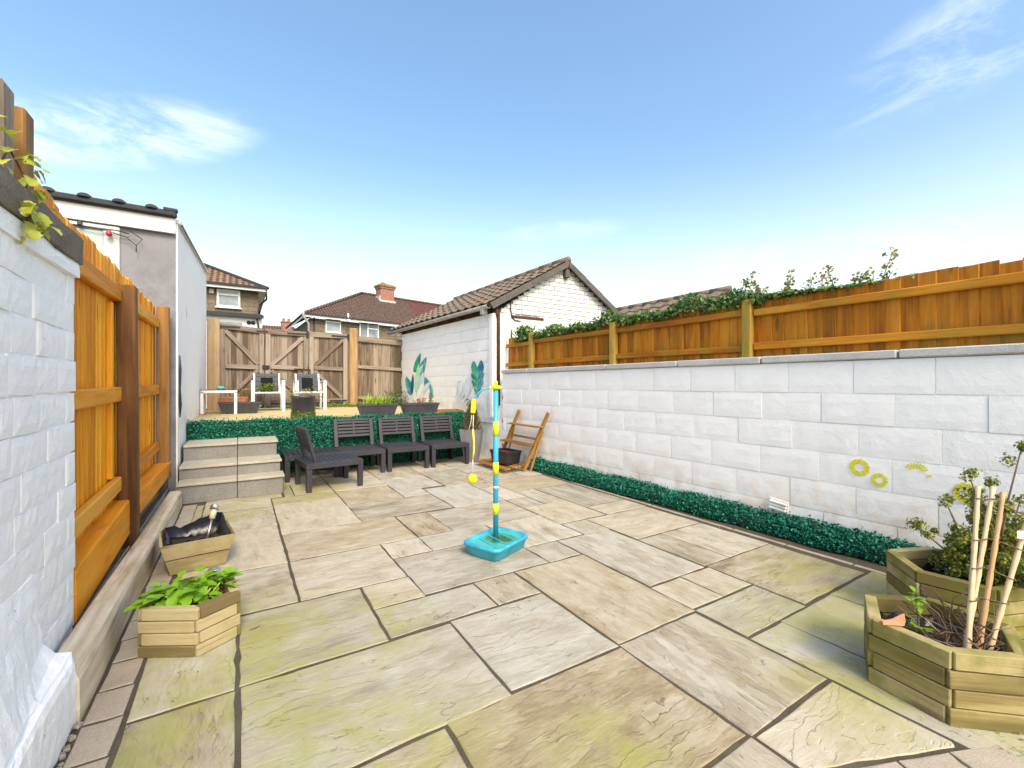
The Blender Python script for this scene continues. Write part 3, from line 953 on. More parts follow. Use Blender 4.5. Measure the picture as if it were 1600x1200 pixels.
# gable bricks above the fence line
bcache = {}
for r in range(18):
    z0 = 1.98+r*.082
    xl = 3.76 if z0 < 2.5 else 3.72+(z0-2.44)/1.02*1.42
    xr = 6.66 if z0 < 2.5 else 6.62-(z0-2.44)/1.02*1.48
    x = 3.7-(.12 if r % 2 else 0)
    while x < xr:
        x0, x1 = max(x, xl), min(x+.238, xr)
        if not (3.98 < (x0+x1)/2 < 4.62 and z0 < 2.40) and x1-x0 > .06:
            key = (round(x1-x0, 2), random.randint(0, 2))
            if key not in bcache:
                bcache[key] = MB().add(*cbox((x1-x0-.009)/2, .02, .0355, .004)).mesh('gable_brick', M_gable)
            link('gable_brick', bcache[key], gar, Matrix.Translation(((x0+x1)/2, 6.42+random.uniform(-.003, .002), z0+.04)), True)
        x += .24
# window in the gable, half hidden by ivy
wf = MB()
for a in ((3.99, 4.03, 1.95, 2.40), (4.57, 4.61, 1.95, 2.40), (4.03, 4.57, 2.355, 2.40)):
    wf.box(a[0], a[1], 6.395, 6.44, a[2], a[3], .004)
wfo = wf.build('window', M_fascia, gar, world=True)
MB().box(4.03, 4.57, 6.41, 6.43, 1.95, 2.355, .002).build('pane', M_cover, wfo, world=True)
MB().box(3.97, 4.64, 6.375, 6.44, 2.40, 2.445, .005).build('window_lintel', M_dkbrown, gar, world=True)
# roof: two slopes of separate tiles on a core
def roof_slope(parent, e0, e1, r0, r1, nx, nr, mat, th=.022):
    e0, e1, r0, r1 = map(Vector, (e0, e1, r0, r1))
    me_c = {}
    for j in range(nr):
        for i in range(nx):
            def P(u, v): return (e0.lerp(e1, u)).lerp(r0.lerp(r1, u), v)
            a, b2 = P(i/nx, j/nr), P((i+1)/nx, j/nr)
            c = P(i/nx, (j+1.12)/nr)
            X = (b2-a); Y = (c-a); n = X.cross(Y).normalized()
            if n.z < 0: n = -n
            L, H = X.length, Y.length
            key = (round(L, 2), round(H, 2), random.randint(0, 2))
            if key not in me_c:
                seg = 6; vs, fs = [], []
                for q in range(seg+1):
                    x = -L/2+L*q/seg
                    zz = .018*math.sin(PI*2*q/seg)+random.uniform(-.002, .002)
                    vs += [(x, -H/2, zz+.02), (x, H/2, zz-.006), (x, -H/2, zz-.004)]
                for q in range(seg):
                    fs += [[q*3, q*3+3, q*3+4, q*3+1], [q*3+2, q*3+5, q*3+3, q*3]]
                me_c[key] = MB().add(vs, fs).mesh('roof_tile', mat)
            xx = X.normalized(); yy = (Y-xx*Y.dot(xx)).normalized(); zz = xx.cross(yy)
            if zz.z < 0: xx = -xx; zz = -zz
            M = Matrix((xx, yy, zz)).transposed().to_4x4()
            M.translation = (a+b2)/2+Y/2+zz*.012
            link('roof_tile', me_c[key], parent, M, True)
EV0, EV1 = Vector((3.50, 6.30, 2.60)), Vector((3.20, 10.85, 2.60))
RG0, RG1 = Vector((5.14, 6.30, 3.53)), Vector((4.95, 10.85, 3.53))
ER0, ER1 = Vector((6.86, 6.30, 2.42)), Vector((6.60, 10.85, 2.42))
groof = MB().add([tuple(v) for v in (EV0, EV1, RG1, RG0, ER0, ER1)]+[tuple(v-Vector((0, 0, .05))) for v in (EV0, EV1, RG1, RG0, ER0, ER1)],
                 [[0, 1, 2, 3], [3, 2, 5, 4], [9, 8, 7, 6], [10, 11, 8, 9], [0, 3, 9, 6], [3, 4, 10, 9], [0, 6, 7, 1], [4, 5, 11, 10]]).build('roof', M_verge, gar, world=True)
roof_slope(groof, EV0+Vector((-.04, 0, -.02)), EV1+Vector((-.04, 0, -.02)), RG0, RG1, 17, 7, M_gtile)
roof_slope(groof, ER0, ER1, RG0, RG1, 8, 4, M_gtile)
for k in range(11):
    a = RG0.lerp(RG1, k/11); b2 = RG0.lerp(RG1, (k+.97)/11)
    MB().tube([a+Vector((0, 0, .01)), b2+Vector((0, 0, .01+random.uniform(-.006, .006)))], .075, 8).build('ridge_tile', M_gtile, groof, world=True)
# barge boards on the gable
beam(gar, 'barge_board', EV0+Vector((.02, -.012, -.06)), RG0+Vector((0, -.012, -.06)), .025, .10, M_verge, (0, 0, 1), .004, True)
beam(gar, 'barge_board', ER0+Vector((0, -.012, -.06)), RG0+Vector((0, -.012, -.06)), .025, .10, M_verge, (0, 0, 1), .004, True)
MB().box(5.09, 5.19, 6.31, 6.40, 3.22, 3.42, .01).build('ridge_beam_end', M_verge, gar, world=True)
# eaves: dark timber band, rafter ends, gutter
beam(gar, 'eaves_board', gw(6.34, 2.50, -.03), gw(10.45, 2.50, -.03), .04, .16, M_dkbrown, (0, 0, 1), .004, True)
for k in range(9):
    y = 6.55+k*.47
    beam(gar, 'rafter_end', gw(y, 2.525, -.05), gw(y, 2.505, .10), .05, .07, M_dkbrown, (0, 0, 1), .004, True)
gm = MB()
pts = []
n = 9
a, b2 = gw(6.34, 2.565, .135), gw(10.9, 2.545, .135)
prof = [(.058*math.cos(PI+PI*i/n), .058*math.sin(PI+PI*i/n)) for i in range(n+1)]+[(.05*math.cos(2*PI-PI*i/n), .05*math.sin(2*PI-PI*i/n)) for i in range(n+1)]
gm.loft([[tuple(p+gn*u+Vector((0, 0, w))) for u, w in prof] for p in (a, b2)], True, True, True, 0, True)
gm.build('gutter', M_gutter, gar, world=True)
MB().box(-.05, .05, -.05, .05, -.10, .02, .012).build('gutter_outlet', M_gutter, gar, Matrix.Translation(gw(6.50, 2.52, .135)), True)
# corner downpipe, cable and bracket on the gable
MB().tube([(3.70, 6.38, .9), (3.70, 6.38, 2.50), (3.62, 6.40, 2.55)], .03, 8).build('downpipe', M_dkbrown, gar, world=True)
MB().tube([(3.86, 6.40, 1.95), (3.865, 6.40, 2.42), (3.90, 6.40, 2.455), (3.96, 6.40, 2.46)], .012, 6).build('conduit', M_paintM, gar, world=True)
MB().tube([(3.90, 6.385, 2.80), (3.95, 6.385, 2.70), (3.945, 6.385, 2.55), (3.97, 6.385, 2.40), (4.03, 6.385, 2.36), (4.15, 6.385, 2.35)], .010, 6).build('black_cable', M_black, gar, world=True)
br = MB()
br.tube([(3.96, 6.385, 2.0), (3.96, 6.385, 2.19)], .010, 6).tube([(3.96, 6.385, 2.05), (4.02, 6.30, 2.05)], .007, 6).tube([(3.96, 6.385, 2.15), (4.02, 6.30, 2.04)], .007, 6)
br.build('hanging_bracket', M_iron, gar, world=True)


# mural of big leaves, flat paint on the wall
def muralmat(name, stops, sc=6):
    m, g = newmat(name)
    n = g.noise(g.vmath('MULTIPLY', g.pos, (1, 1, .8)), sc, 5, .6, .6)
    fin(g, g.ramp(n, stops), .8, g.bump(g.noise(g.pos, 100, 3), .3, .003), .2)
    return m
MU1 = muralmat('mural_green', [(.3, (.01, .16, .13)), (.5, (.03, .36, .20)), (.7, (.08, .50, .30))])
MU2 = muralmat('mural_blue_teal', [(.3, (.03, .14, .28)), (.5, (.06, .32, .40)), (.7, (.30, .58, .58))])
MU3 = muralmat('mural_pale_green', [(.3, (.25, .60, .36)), (.5, (.42, .72, .46)), (.7, (.62, .80, .66))])
MU4 = muralmat('mural_pale_blue', [(.3, (.55, .64, .74)), (.5, (.64, .70, .76)), (.7, (.74, .76, .78))], 9)
MU5 = muralmat('mural_navy', [(.3, (.01, .05, .13)), (.6, (.03, .12, .24))])
mur_n = [0]
def mleaf(base, tip, w, mat, bend=.0, notch=None, lift=None):
    """base, tip in (Y, z) on the mural wall"""
    mur_n[0] += 1
    o = .0055+.0006*mur_n[0]
    b0, t0 = Vector(base), Vector(tip)
    d = t0-b0; L = d.length; d.normalize(); nn = Vector((-d.y, d.x))
    N = 14
    L_, R_ = [], []
    for i in range(N+1):
        u = i/N
        ww = 1.25*w*(math.sin(PI*u**.8))**.8
        k = 1.0
        c = b0+d*(L*u)+nn*(bend*math.sin(PI*u))
        if notch and i % 3 == 1 and 1 < i < N-1: k = notch
        L_.append(c+nn*ww*k); R_.append(c-nn*ww*k)
    mb = MB()
    for i in range(N):
        q = [L_[i], L_[i+1], R_[i+1], R_[i]]
        mb.quad(*[tuple(gw(p.x, p.y, o)) for p in q])
    mb.build('painted_leaf', mat, gar, world=True)
mleaf((9.55, .95), (9.50, 1.30), .02, MU3); mleaf((9.3, .85), (8.95, 1.25), .012, MU4); mleaf((9.2, .84), (9.1, 1.5), .010, MU4); mleaf((9.4, .85), (9.2, 1.2), .008, MU4)
mleaf((9.70, 1.54), (9.30, 1.95), .10, MU1, .03); mleaf((9.42, 1.36), (9.0, 1.84), .11, MU2, -.02); mleaf((9.52, 1.45), (9.15, 1.70), .05, MU3)
mleaf((9.58, 1.08), (9.42, 1.72), .11, MU3, .03); mleaf((9.80, 1.02), (10.18, 1.40), .12, MU2, .03); mleaf((9.80, 1.0), (9.72, 1.50), .065, MU5)
mleaf((9.86, 1.15), (10.12, 1.46), .05, MU1)
mleaf((8.93, 1.18), (9.12, 1.40), .09, MU2); mleaf((8.68, .97), (8.90, 1.35), .05, MU2); mleaf((9.2, 1.1), (8.80, 1.3), .05, MU4); mleaf((9.30, 1.30), (9.15, 1.52), .06, MU4)
mleaf((9.72, .86), (9.78, 1.06), .02, MU4)
# pale sketched leaf and the big split leaf
for a, b2 in (((7.52, .95), (7.62, 1.30)), ((7.45, .98), (7.30, 1.36)), ((7.40, .92), (7.05, 1.25)), ((7.3, 1.0), (7.2, 1.42)), ((7.48, .92), (7.68, 1.12))):
    mleaf(a, b2, .035, MU4)
for a, b2 in (((7.58, .98), (7.66, 1.28)), ((7.46, 1.02), (7.40, 1.30)), ((7.62, 1.28), (7.45, 1.33))):
    mleaf(a, b2, .009, muralmat('mural_sketch_blue', [(.3, (.30, .40, .62)), (.7, (.5, .58, .72))]))
mleaf((7.32, 1.05), (7.18, 1.40), .10, MU4)
def monstera():
    c = Vector((6.90, 1.02))
    mb = MB()
    lobes = [[(0, 0), (.045, .06), (.075, .12), (.085, .165), (.05, .155), (0, .12)],
             [(0, .125), (.055, .17), (.105, .19), (.135, .25), (.13, .285), (.07, .25), (0, .20)],
             [(0, .205), (.07, .265), (.135, .31), (.148, .37), (.135, .40), (.07, .345), (0, .28)],
             [(0, .285), (.07, .36), (.13, .42), (.15, .48), (.135, .54), (.10, .585), (.06, .575), (.025, .52), (0, .47)]]
    k = 0
    for side in (1, -1):
        for lb in lobes:
            k += 1
            mb.quad(*[tuple(gw(c.x-x*side*1.45, c.y+z*1.12, .016+.0002*k)) for x, z in lb], mi=0 if side > 0 else 1)
    mb.build('painted_leaf', [MU2, MU1], gar, world=True, label='large split leaf in teal and green')
    mb = MB()
    for a, b2 in (((0, .0), (0, .5)), ((0, .12), (.08, .17)), ((0, .12), (-.08, .17)), ((0, .22), (.1, .31)), ((0, .22), (-.1, .31)), ((0, .32), (.1, .44)), ((0, .32), (-.1, .44))):
        d = Vector((b2[0]-a[0], b2[1]-a[1])).normalized(); nn = Vector((-d.y, d.x))*.005
        q = [Vector(p_) for p_ in (Vector(a)+nn, Vector(a)-nn, Vector(b2)-nn*.3, Vector(b2)+nn*.3)]
        for p_ in q: p_.x *= 1.45; p_.y *= 1.12
        mb.quad(*[tuple(gw(c.x-p.x, c.y+p.y, .0200)) for p in q])
    mb.build('painted_leaf_vein', MU3, gar, world=True)
monstera()

# second garage roof seen over the ivy
g2 = thing('garage', 'neighbouring garage whose dark tiled roof shows above the ivy', 'garage', (9.3, 8.0, 0))
MB().prism([(8.0, 5.9), (10.7, 5.9), (10.5, 11.5), (7.8, 11.5)], 0, 2.45).add([(8.0, 5.9, 2.45), (10.7, 5.9, 2.45), (9.34, 5.9, 3.38), (7.8, 11.5, 2.45), (10.5, 11.5, 2.45), (9.2, 11.5, 3.38)], [[0, 1, 2], [5, 4, 3]]).build('wall', M_paintM, g2, world=True)
E0, E1, R0, R1, F0, F1 = (7.8, 5.75, 2.36), (7.6, 11.6, 2.36), (9.34, 5.75, 3.40), (9.2, 11.6, 3.40), (10.9, 5.75, 2.36), (10.7, 11.6, 2.36)
r2 = MB().quad(E0, E1, R1, R0).quad(R0, R1, F1, F0).build('roof', M_verge, g2, world=True)
roof_slope(r2, E0, E1, R0, R1, 15, 5, M_gtile)
for k in range(12):
    a = Vector(R0).lerp(Vector(R1), k/12); b2 = Vector(R0).lerp(Vector(R1), (k+.97)/12)
    MB().tube([a, b2], .075, 8).build('ridge_tile', M_gtile, r2, world=True)

# ------------------------------------------------------------------ gate and fence panel at the back of the terrace
GY = 10.4
gt = thing('timber_gate', 'tall weathered timber double gate with black strap hinges and diagonal braces', 'gate', (.85, GY, .75))
def leafgate(x0, x1, zt0, zt1, style):
    zb = .82
    wq = .098
    n = max(1, round((x1-x0)/wq)); w = (x1-x0)/n
    for k in range(n):
        xc = x0+(k+.5)*w
        zt = zt0+(zt1-zt0)*(k+.5)/n+random.uniform(-.006, .006)
        beam(gt, 'gate_board', (xc, GY+.034+(.010 if k % 2 else 0), zb), (xc, GY+.034+(.010 if k % 2 else 0), zt), w+(.012 if k % 2 else -.004), .014, M_gate, (0, -1, 0), .004, True, .0015)
    f = lambda name, a, b, w=.085: beam(gt, name, a, b, w, .035, M_gateF, (0, -1, 0), .005, True, .002)
    yy = GY+.0
    ztm = min(zt0, zt1)-.06
    f('gate_rail', (x0+.01, yy, zt0-.06), (x1-.01, yy, zt1-.06), .10)
    f('gate_rail', (x0+.10, yy, 1.62), (x1-.10, yy, 1.60))
    f('gate_rail', (x0+.10, yy, .90), (x1-.10, yy, .90))
    f('gate_stile', (x0+.05, yy-.002, zb), (x0+.05, yy-.002, zt0-.115), .09)
    f('gate_stile', (x1-.05, yy-.002, zb), (x1-.05, yy-.002, zt1-.115), .09)
    yb = yy+.004
    if style == 0:
        f('gate_brace', (x0+.10, yb, zt0-.14), (x1-.11, yb, 1.67), .075); f('gate_brace', (x0+.12, yb, .96), (x1-.11, yb, 1.55), .075)
    else:
        f('gate_brace', (x1-.10, yb, zt1-.14), (x0+.11, yb, 1.66), .075); f('gate_brace', (x1-.12, yb, .96), (x0+.11, yb, 1.55), .075)
leafgate(-.338, .44, 2.47, 2.41, 0)
leafgate(.455, 1.265, 2.41, 2.40, 1)
leafgate(1.28, 2.08, 2.40, 2.40, 1)
def strap(x0, x1, z, name='strap_hinge'):
    mb = MB()
    mb.bar((x0, GY-.022, z), (x1, GY-.022, z), .006, .035, (0, 0, 1), .002)
    xe = x0 if abs(x0) > 9 else None
    mb.build(name, M_iron, gt, world=True)
strap(-.33, .02, 2.40); strap(.30, .50, 2.345); strap(.86, 1.27, 2.335); strap(1.74, 2.10, 2.335); strap(1.70, 2.06, .89)
for x, z in ((-.345, 2.40), (1.25, 2.34), (2.10, 2.33)):
    MB().box(x-.025, x+.025, GY-.04, GY-.015, z-.085, z+.065, .004).build('hinge_plate', M_iron, gt, world=True)
MB().box(.40, .53, GY-.045, GY-.018, 1.57, 1.65, .006).build('gate_latch', M_iron, gt, world=True)
MB().tube([(.99, GY-.04, 1.585), (1.30, GY-.04, 1.57), (1.30, GY-.04, 1.47)], .011, 6).build('gate_bolt', M_iron, gt, world=True)
# posts
beam(gt, 'gate_post', (-.433, GY-.02, .74), (-.433, GY-.02, 2.54), .212, .13, M_gatepost, (0, -1, 0), .012, True)
beam(gt, 'gate_post', (2.20, GY-.02, .74), (2.20, GY-.02, 2.53), .18, .15, M_gatepost, (0, -1, 0), .02, True)
pn = thing('closeboard_fence', 'weathered grey brown fence panel between gate post and mural wall', 'fence', (2.85, GY, .75))
x = 2.30
while x < 3.36:
    w = random.uniform(.085, .10)
    q_ = .012*(int(x*40) % 2)
    beam(pn, 'fence_board', (x+w/2, GY+.032+q_, .82), (x+w/2, GY+.032+q_, 2.33+random.uniform(-.008, .008)), w+.010, .010, M_gate, (0, -1, 0), .004, True, .0015)
    x += w
for z, h in ((2.28, .13), (1.64, .075), (.93, .075)):
    beam(pn, 'fence_rail', (2.30, GY-.002, z+.02), (3.345, GY-.002, z-.03), h, .04, M_gateF, (0, -1, 0), .006, True, .002)

# ------------------------------------------------------------------ left garage
gl = thing('outbuilding', 'white and grey rendered flat roofed outbuilding behind the orange fence', 'outbuilding', (-2.2, 8.2, 0))
A, B = (-.585, 6.124), (-.545, 10.36)
MB().prism([(-3.2, 6.12), (-.600, 6.12), (-.575, 10.34), (-3.2, 10.34)], 0, 2.95).build('grey_wall', M_render, gl, world=True)
MB().add([(A[0], A[1], 0), (A[0]-.03, A[1], 0), (A[0]-.03, A[1], 3.04), (A[0], A[1], 3.04), (B[0], B[1], 0), (B[0]-.03, B[1], 0), (B[0]-.03, B[1], 3.40), (B[0], B[1], 3.40)],
         [[0, 1, 2, 3][::-1], [4, 5, 6, 7], [0, 3, 7, 4], [1, 5, 6, 2], [3, 2, 6, 7]]).build('white_side_wall', M_whiter, gl, world=True)
# parapet flashing along the top of the white wall
beam(gl, 'parapet_flashing', (-.625, 6.14, 3.075), (-.585, 10.38, 3.435), .13, .05, M_fascia, (0, 0, 1), .006, True)
beam(gl, 'parapet_lead_strip', (-.552, 6.2, 3.05), (-.515, 10.34, 3.40), .012, .022, M_iron, (0, 0, 1), .003, True)
beam(gl, 'fascia_board', (-3.0, 6.08, 3.0), (-.60, 6.08, 3.0), .035, .17, M_fascia, (0, 0, 1), .004, True)
MB().box(-3.2, -.62, 6.0, 10.4, 3.09, 3.115, .004).build('roof_deck', M_tiledark, gl, world=True)
beam(gl, 'eaves_trim', (-3.0, 6.05, 3.115), (-.585, 6.05, 3.115), .07, .075, M_tiledark, (0, 0, 1), .015, True)
x = -.80
while x > -3.0:
    MB().lathe([(.0, .055), (.03, .05), (.05, .03), (.055, .0)], 10).build('roof_roll', M_tiledark, gl, Matrix.Translation((x, 6.04, 3.14)) @ Matrix.Diagonal((1.1, 1, .8, 1)), True)
    x -= .265
MB().box(-.70, -.575, 6.01, 6.07, 3.14, 3.175, .006).build('roof_end_flashing', M_tiledark, gl, world=True)
# pale framed door
MB().box(-1.20, -1.07, 6.10, 6.15, .7, 2.865, .004).build('reveal_panel', plain('pale_green_reveal', (.46, .51, .51), .6), gl, world=True)
dr = MB().box(-2.05, -1.20, 6.105, 6.15, .75, 2.84, .004).build('door', plain('pale_green_door', (.38, .43, .43), .45, .05), gl, world=True)
MB().box(-1.95, -1.335, 6.098, 6.11, 1.9, 2.69, .003).build('door_pane', plain('dark_door_glass', (.08, .075, .07), .15), dr, world=True)
MB().box(-3.0, -1.07, 6.09, 6.15, 2.87, 2.905, .004).build('door_head', M_fascia, gl, world=True)
# string of cable under the fascia, with a red bulb
ca = thing('festoon_cable', 'thin dark cable with a red bulb looped under the white fascia', 'cable', (-1.2, 6.07, 2.86))
mb = MB()
mb.tube([(-1.7, 6.06, 2.87), (-1.42, 6.06, 2.86), (-1.18, 6.06, 2.845), (-1.10, 6.06, 2.86), (-.99, 6.06, 2.84)], .006, 5)
mb.tube([(-1.12, 6.06, 2.83), (-1.0, 6.06, 2.80), (-.97, 6.06, 2.83), (-1.0, 6.06, 2.87), (-1.04, 6.06, 2.85)], .005, 5)
mb.tube([(-.98, 6.06, 2.87), (-.88, 6.06, 2.80), (-.93, 6.06, 2.73), (-1.0, 6.06, 2.79)], .005, 5)
mb.tube([(-.93, 6.06, 2.73), (-.93, 6.06, 2.66)], .005, 5)
mb.build('wire', M_black, ca, world=True)
MB().lathe([(0, -.03), (.022, -.02), (.028, 0), (.018, .025), (.01, .04)], 10).build('bulb', M_red, ca, Matrix.Translation((-1.145, 6.05, 2.81)), True)
MB().box(-1.385, -1.35, 6.04, 6.09, 2.86, 2.90, .004).build('cable_clip', M_black, ca, world=True)
hc = thing('hanging_strap', 'narrow black strap hanging on the white outbuilding wall', 'strap', (-.575, 6.19, .9))
MB().tube([(-.572, 6.19, 1.58), (-.568, 6.20, 1.42), (-.57, 6.18, 1.2), (-.568, 6.20, 1.02), (-.57, 6.19, .88)], [.006, .014, .01, .016, .006], 6).build('strap', M_black, hc, world=True)
MB().quad((-.5755, 6.98, 2.10), (-.5755, 7.02, 2.12), (-.5755, 7.01, 2.27), (-.5755, 6.985, 2.25)).build('pink_mark', plain('pink_mark', (.62, .12, .2), .8), gl, world=True)

# ------------------------------------------------------------------ left orange fence
lf = thing('board_fence', 'bright orange stained board fence with rails and sleepers beside the white brick wall', 'fence', (-.72, 4.3, 0))
def lx(y, off=0.0): return -.70-.012*(y-4.0)+off
y = 2.56
k = 0
while y < 6.02:
    w = .095+random.uniform(-.006, .008)
    zt = 2.095+random.uniform(-.014, .014)+(.03 if y < 2.8 else 0)
    beam(lf, 'fence_board', (lx(y, -.055), y+w/2, .40), (lx(y, -.055), y+w/2+random.uniform(-.006, .006), zt), w+.014, .014, M_boardL, (1, .07, 0), .003, True, .0015)
    y += w
for (z0, z1) in ((1.86, 1.90), (1.17, 1.20), (.53, .60)):
    beam(lf, 'fence_rail', (lx(2.8, -.02), 2.785, z0), (lx(4, -.02), 4.04, z0+(z1-z0)*.45), .05, .10, M_railL, (0, 0, 1), .008, True, .003)
    beam(lf, 'fence_rail', (lx(4.2, -.02), 4.15, z0+(z1-z0)*.5), (lx(6, -.02), 5.9, z1), .05, .10, M_railL, (0, 0, 1), .008, True, .003)
beam(lf, 'fence_post', (lx(4.1, .035), 4.10, .08), (lx(4.1, .02), 4.10, 1.955), .105, .10, M_postD, (0, -1, 0), .006, True)
beam(lf, 'fence_post', (lx(5.97, .03), 5.97, .38), (lx(5.97, .03), 5.97, 2.085), .105, .10, M_post2, (0, -1, 0), .006, True)
beam(lf, 'fence_post', (-.765, 2.52, 1.6), (-.765, 2.52, 2.34), .10, .09, M_post2, (0, -1, 0), .006, True)
beam(lf, 'fence_batten', (lx(3.88, -.035), 3.90, .62), (lx(3.88, -.035), 3.90, 1.80), .05, .03, M_boardL, (1, 0, 0), .004, True)
# stacked sleepers at its foot
beam(lf, 'fence_sleeper', (-.70, 2.785, .265), (-.725, 4.24, .325), .125, .25, M_sleepL, (0, 0, 1), .010, True, .004)
beam(lf, 'fence_sleeper', (-.70, 4.30, .355), (-.705, 6.10, .33), .125, .17, M_sleepL, (0, 0, 1), .010, True, .004)
MB().box(-.80, -.655, 2.78, 6.1, -.03, .12, .01).build('mortar_footing', M_rubble, lf, world=True)
MB().bar((-.665, 2.75, .13), (-.668, 6.08, .19), .008, .14, (0, 0, 1), .002).build('damp_proof_sheet', M_liner, lf, world=True)
op = thing('fence_post', 'grey weathered old post standing at the corner above the white brick wall', 'post', (-.76, 2.25, 1.5))
beam(op, 'post_shaft', (-.76, 2.30, 1.5), (-.755, 2.29, 2.325), .11, .10, M_postG, (0, -1, 0), .008, True, .003)

# bleached sleeper along the paving
bm_ = thing('timber_sleeper', 'long bleached timber sleeper edging the paving below the orange fence', 'sleeper', (-.55, 3.9, 0))
vs_, fs_ = cbox(1.72, .055, .095, .012)
mb = MB()
N = 24
rings = []
for i in range(N+1):
    u = i/N; yy = 2.22+u*3.42; wob = .006*math.sin(u*17)+random.uniform(-.003, .003)
    wear = .016+.014*max(0, math.sin(u*9+1.0))
    x0, x1 = -.612, -.500+wob*.5
    zt = .20+.006*math.sin(u*7)-.045*u
    rings.append([(x0, yy, 0), (x1, yy, 0), (x1, yy, zt-wear*1.5), (x1-wear*.5, yy, zt-wear*.4), (x1-wear*1.6, yy, zt), (x0+.01, yy, zt), (x0, yy, zt-.01)])
Mb = Matrix.Rotation(PI/2, 4, 'Z')
mb.loft([[tuple(Mb.inverted() @ Vector((x+.55, yv-3.9, z))) for x, yv, z in r] for r in rings], True, True, True, 0, False)
mb.build('sleeper_timber', M_beam, bm_, Mb)
MB().box(-.66, -.612, 2.3, 5.7, -.02, .10, .008).build('mortar_ledge', M_rubble, bm_, world=True)

# ------------------------------------------------------------------ near left white brick wall
bw = thing('brick_wall', 'close flaking white painted brick wall with grey concrete coping', 'wall', (-.75, 1.6, 0))
def bx(y): return -.645-.012*(y-2.7)
MB().add([(bx(-.6)-.004, -.6, 0), (bx(2.74)-.004, 2.74, 0), (-.735, 2.74, 0), (-.735, -.6, 0), (bx(-.6)-.004, -.6, 1.74), (bx(2.74)-.004, 2.74, 1.74), (-.735, 2.74, 1.74), (-.735, -.6, 1.74)],
         [[0, 1, 5, 4], [1, 2, 6, 5], [2, 3, 7, 6], [3, 0, 4, 7], [4, 5, 6, 7]]).build('wall_core', M_paintL, bw, world=True)
bxd = Vector((-.012, 1, 0)).normalized(); bnn = Vector((1, .012, 0)).normalized()
BM = Matrix((bxd, -bnn, Vector((0, 0, 1)))).transposed().to_4x4()
wc = {}
z = .0
r = 0
while z < 1.72:
    h = .132 if r % 3 else .140
    y = 2.775+random.uniform(-.014, .014)
    first = True
    while y > -.4:
        L = random.choice((.205, .225, .24, .255, .115)) if not first else (.235 if r % 2 else .118)
        first = False
        key = (round(L, 3), h, random.randint(0, 4))
        if key not in wc:
            wc[key] = face_block(L-.005, h-.005, .05, .0035, 6, 4, .0016, random.randint(0, 9999)).mesh('brick', M_paintL)
        M = BM.copy(); M.translation = Vector((bx(y-L/2)+random.uniform(-.003, .005), y-L/2, z+h/2+.006*math.sin(y*2.3+r*.8)))
        link('brick', wc[key], bw, M @ Matrix.Rotation(random.uniform(-.012, .012), 4, 'Z') @ Matrix.Rotation(random.uniform(-.022, .022), 4, 'Y'), True)
        y -= L
    z += h; r += 1
mb = MB()
def ragged(mb, x0, x1, y0, y1, z0, z1, n=22, amp=.006):
    rings = []
    for i in range(n+1):
        yy = y0+(y1-y0)*i/n
        j = lambda: random.uniform(-amp, amp)
        rings.append([(x0, yy, z0), (x1+j(), yy, z0+j()), (x1+j(), yy, (z0+z1)/2+j()), (x1+j()-.004, yy, z1+j()), (x0, yy, z1)])
    mb.loft(rings)
ragged(mb, -.735, -.622, -.6, 2.765, 1.735, 1.805)
mb.build('mortar_course', M_paintL, bw, world=True)
mb = MB()
ragged(mb, -.738, -.615, -.6, 2.79, 1.806, 1.925, 26, .004)
mb.build('concrete_coping', M_conc, bw, world=True)
# rendered plinth that breaks up near the ground
mb = MB()
rings = []
NP = 60
for i in range(NP):
    u = i/(NP-1); yy = -.4+u*2.665
    w = .004*math.sin(yy*5)
    t = .006*math.sin(yy*11)
    q = max(0.0, min(1.0, (yy-1.75)/.5))
    e = .012*max(0.0, (u-.985)/.015)
    J = lambda a=.0028: random.uniform(-a, a)
    rings.append([(-.66, yy, 0), (-.512+w+J()-e, yy, 0), (-.507+w+J()-e, yy, .05+J()), (-.505+w+J()-e, yy, .10+J()), (-.506+w+J()-e, yy, .16+J()), (-.509+w+J()-e, yy, .215+t+J()), (-.518+w+J()-e, yy, .236+t+J()), (-.532+J(), yy, .243+t), (-.535+J(), yy, .250+t), (-.524+w+J()-.05*q, yy, .262+t+J()), (-.534+w+J()-.07*q, yy, .30+J()), (-.548+w+J()-.06*q, yy, .345+J()), (-.560+w+J()-.055*q, yy, .39+J()), (-.576+w+J()-.045*q, yy, .436+J()), (-.595+J()-.03*q, yy, .48+J()), (-.616+J()-.015*q, yy, .53+t*2+J()), (-.634, yy, .565+t*2), (-.655, yy, .58+t)])
mb.loft(rings)
mb.build('render_plinth', M_paintL, bw, world=True)
mb = MB()
for k in range(70):
    yy = random.uniform(.4, 2.25); xx = -.505+abs(random.gauss(0, .010)); s = random.uniform(.004, .014)
    vs, fs = cbox(s, s*random.uniform(.6, 1.2), s*random.uniform(.4, .8), s*.3)
    mb.add(vs, fs, Matrix.Translation((xx, yy, s*.4)) @ Matrix.Rotation(random.uniform(0, 3), 4, 'Z'))
link('mortar_rubble', mb.mesh('mortar_rubble', M_rubble), bw, None, True, kind='stuff')

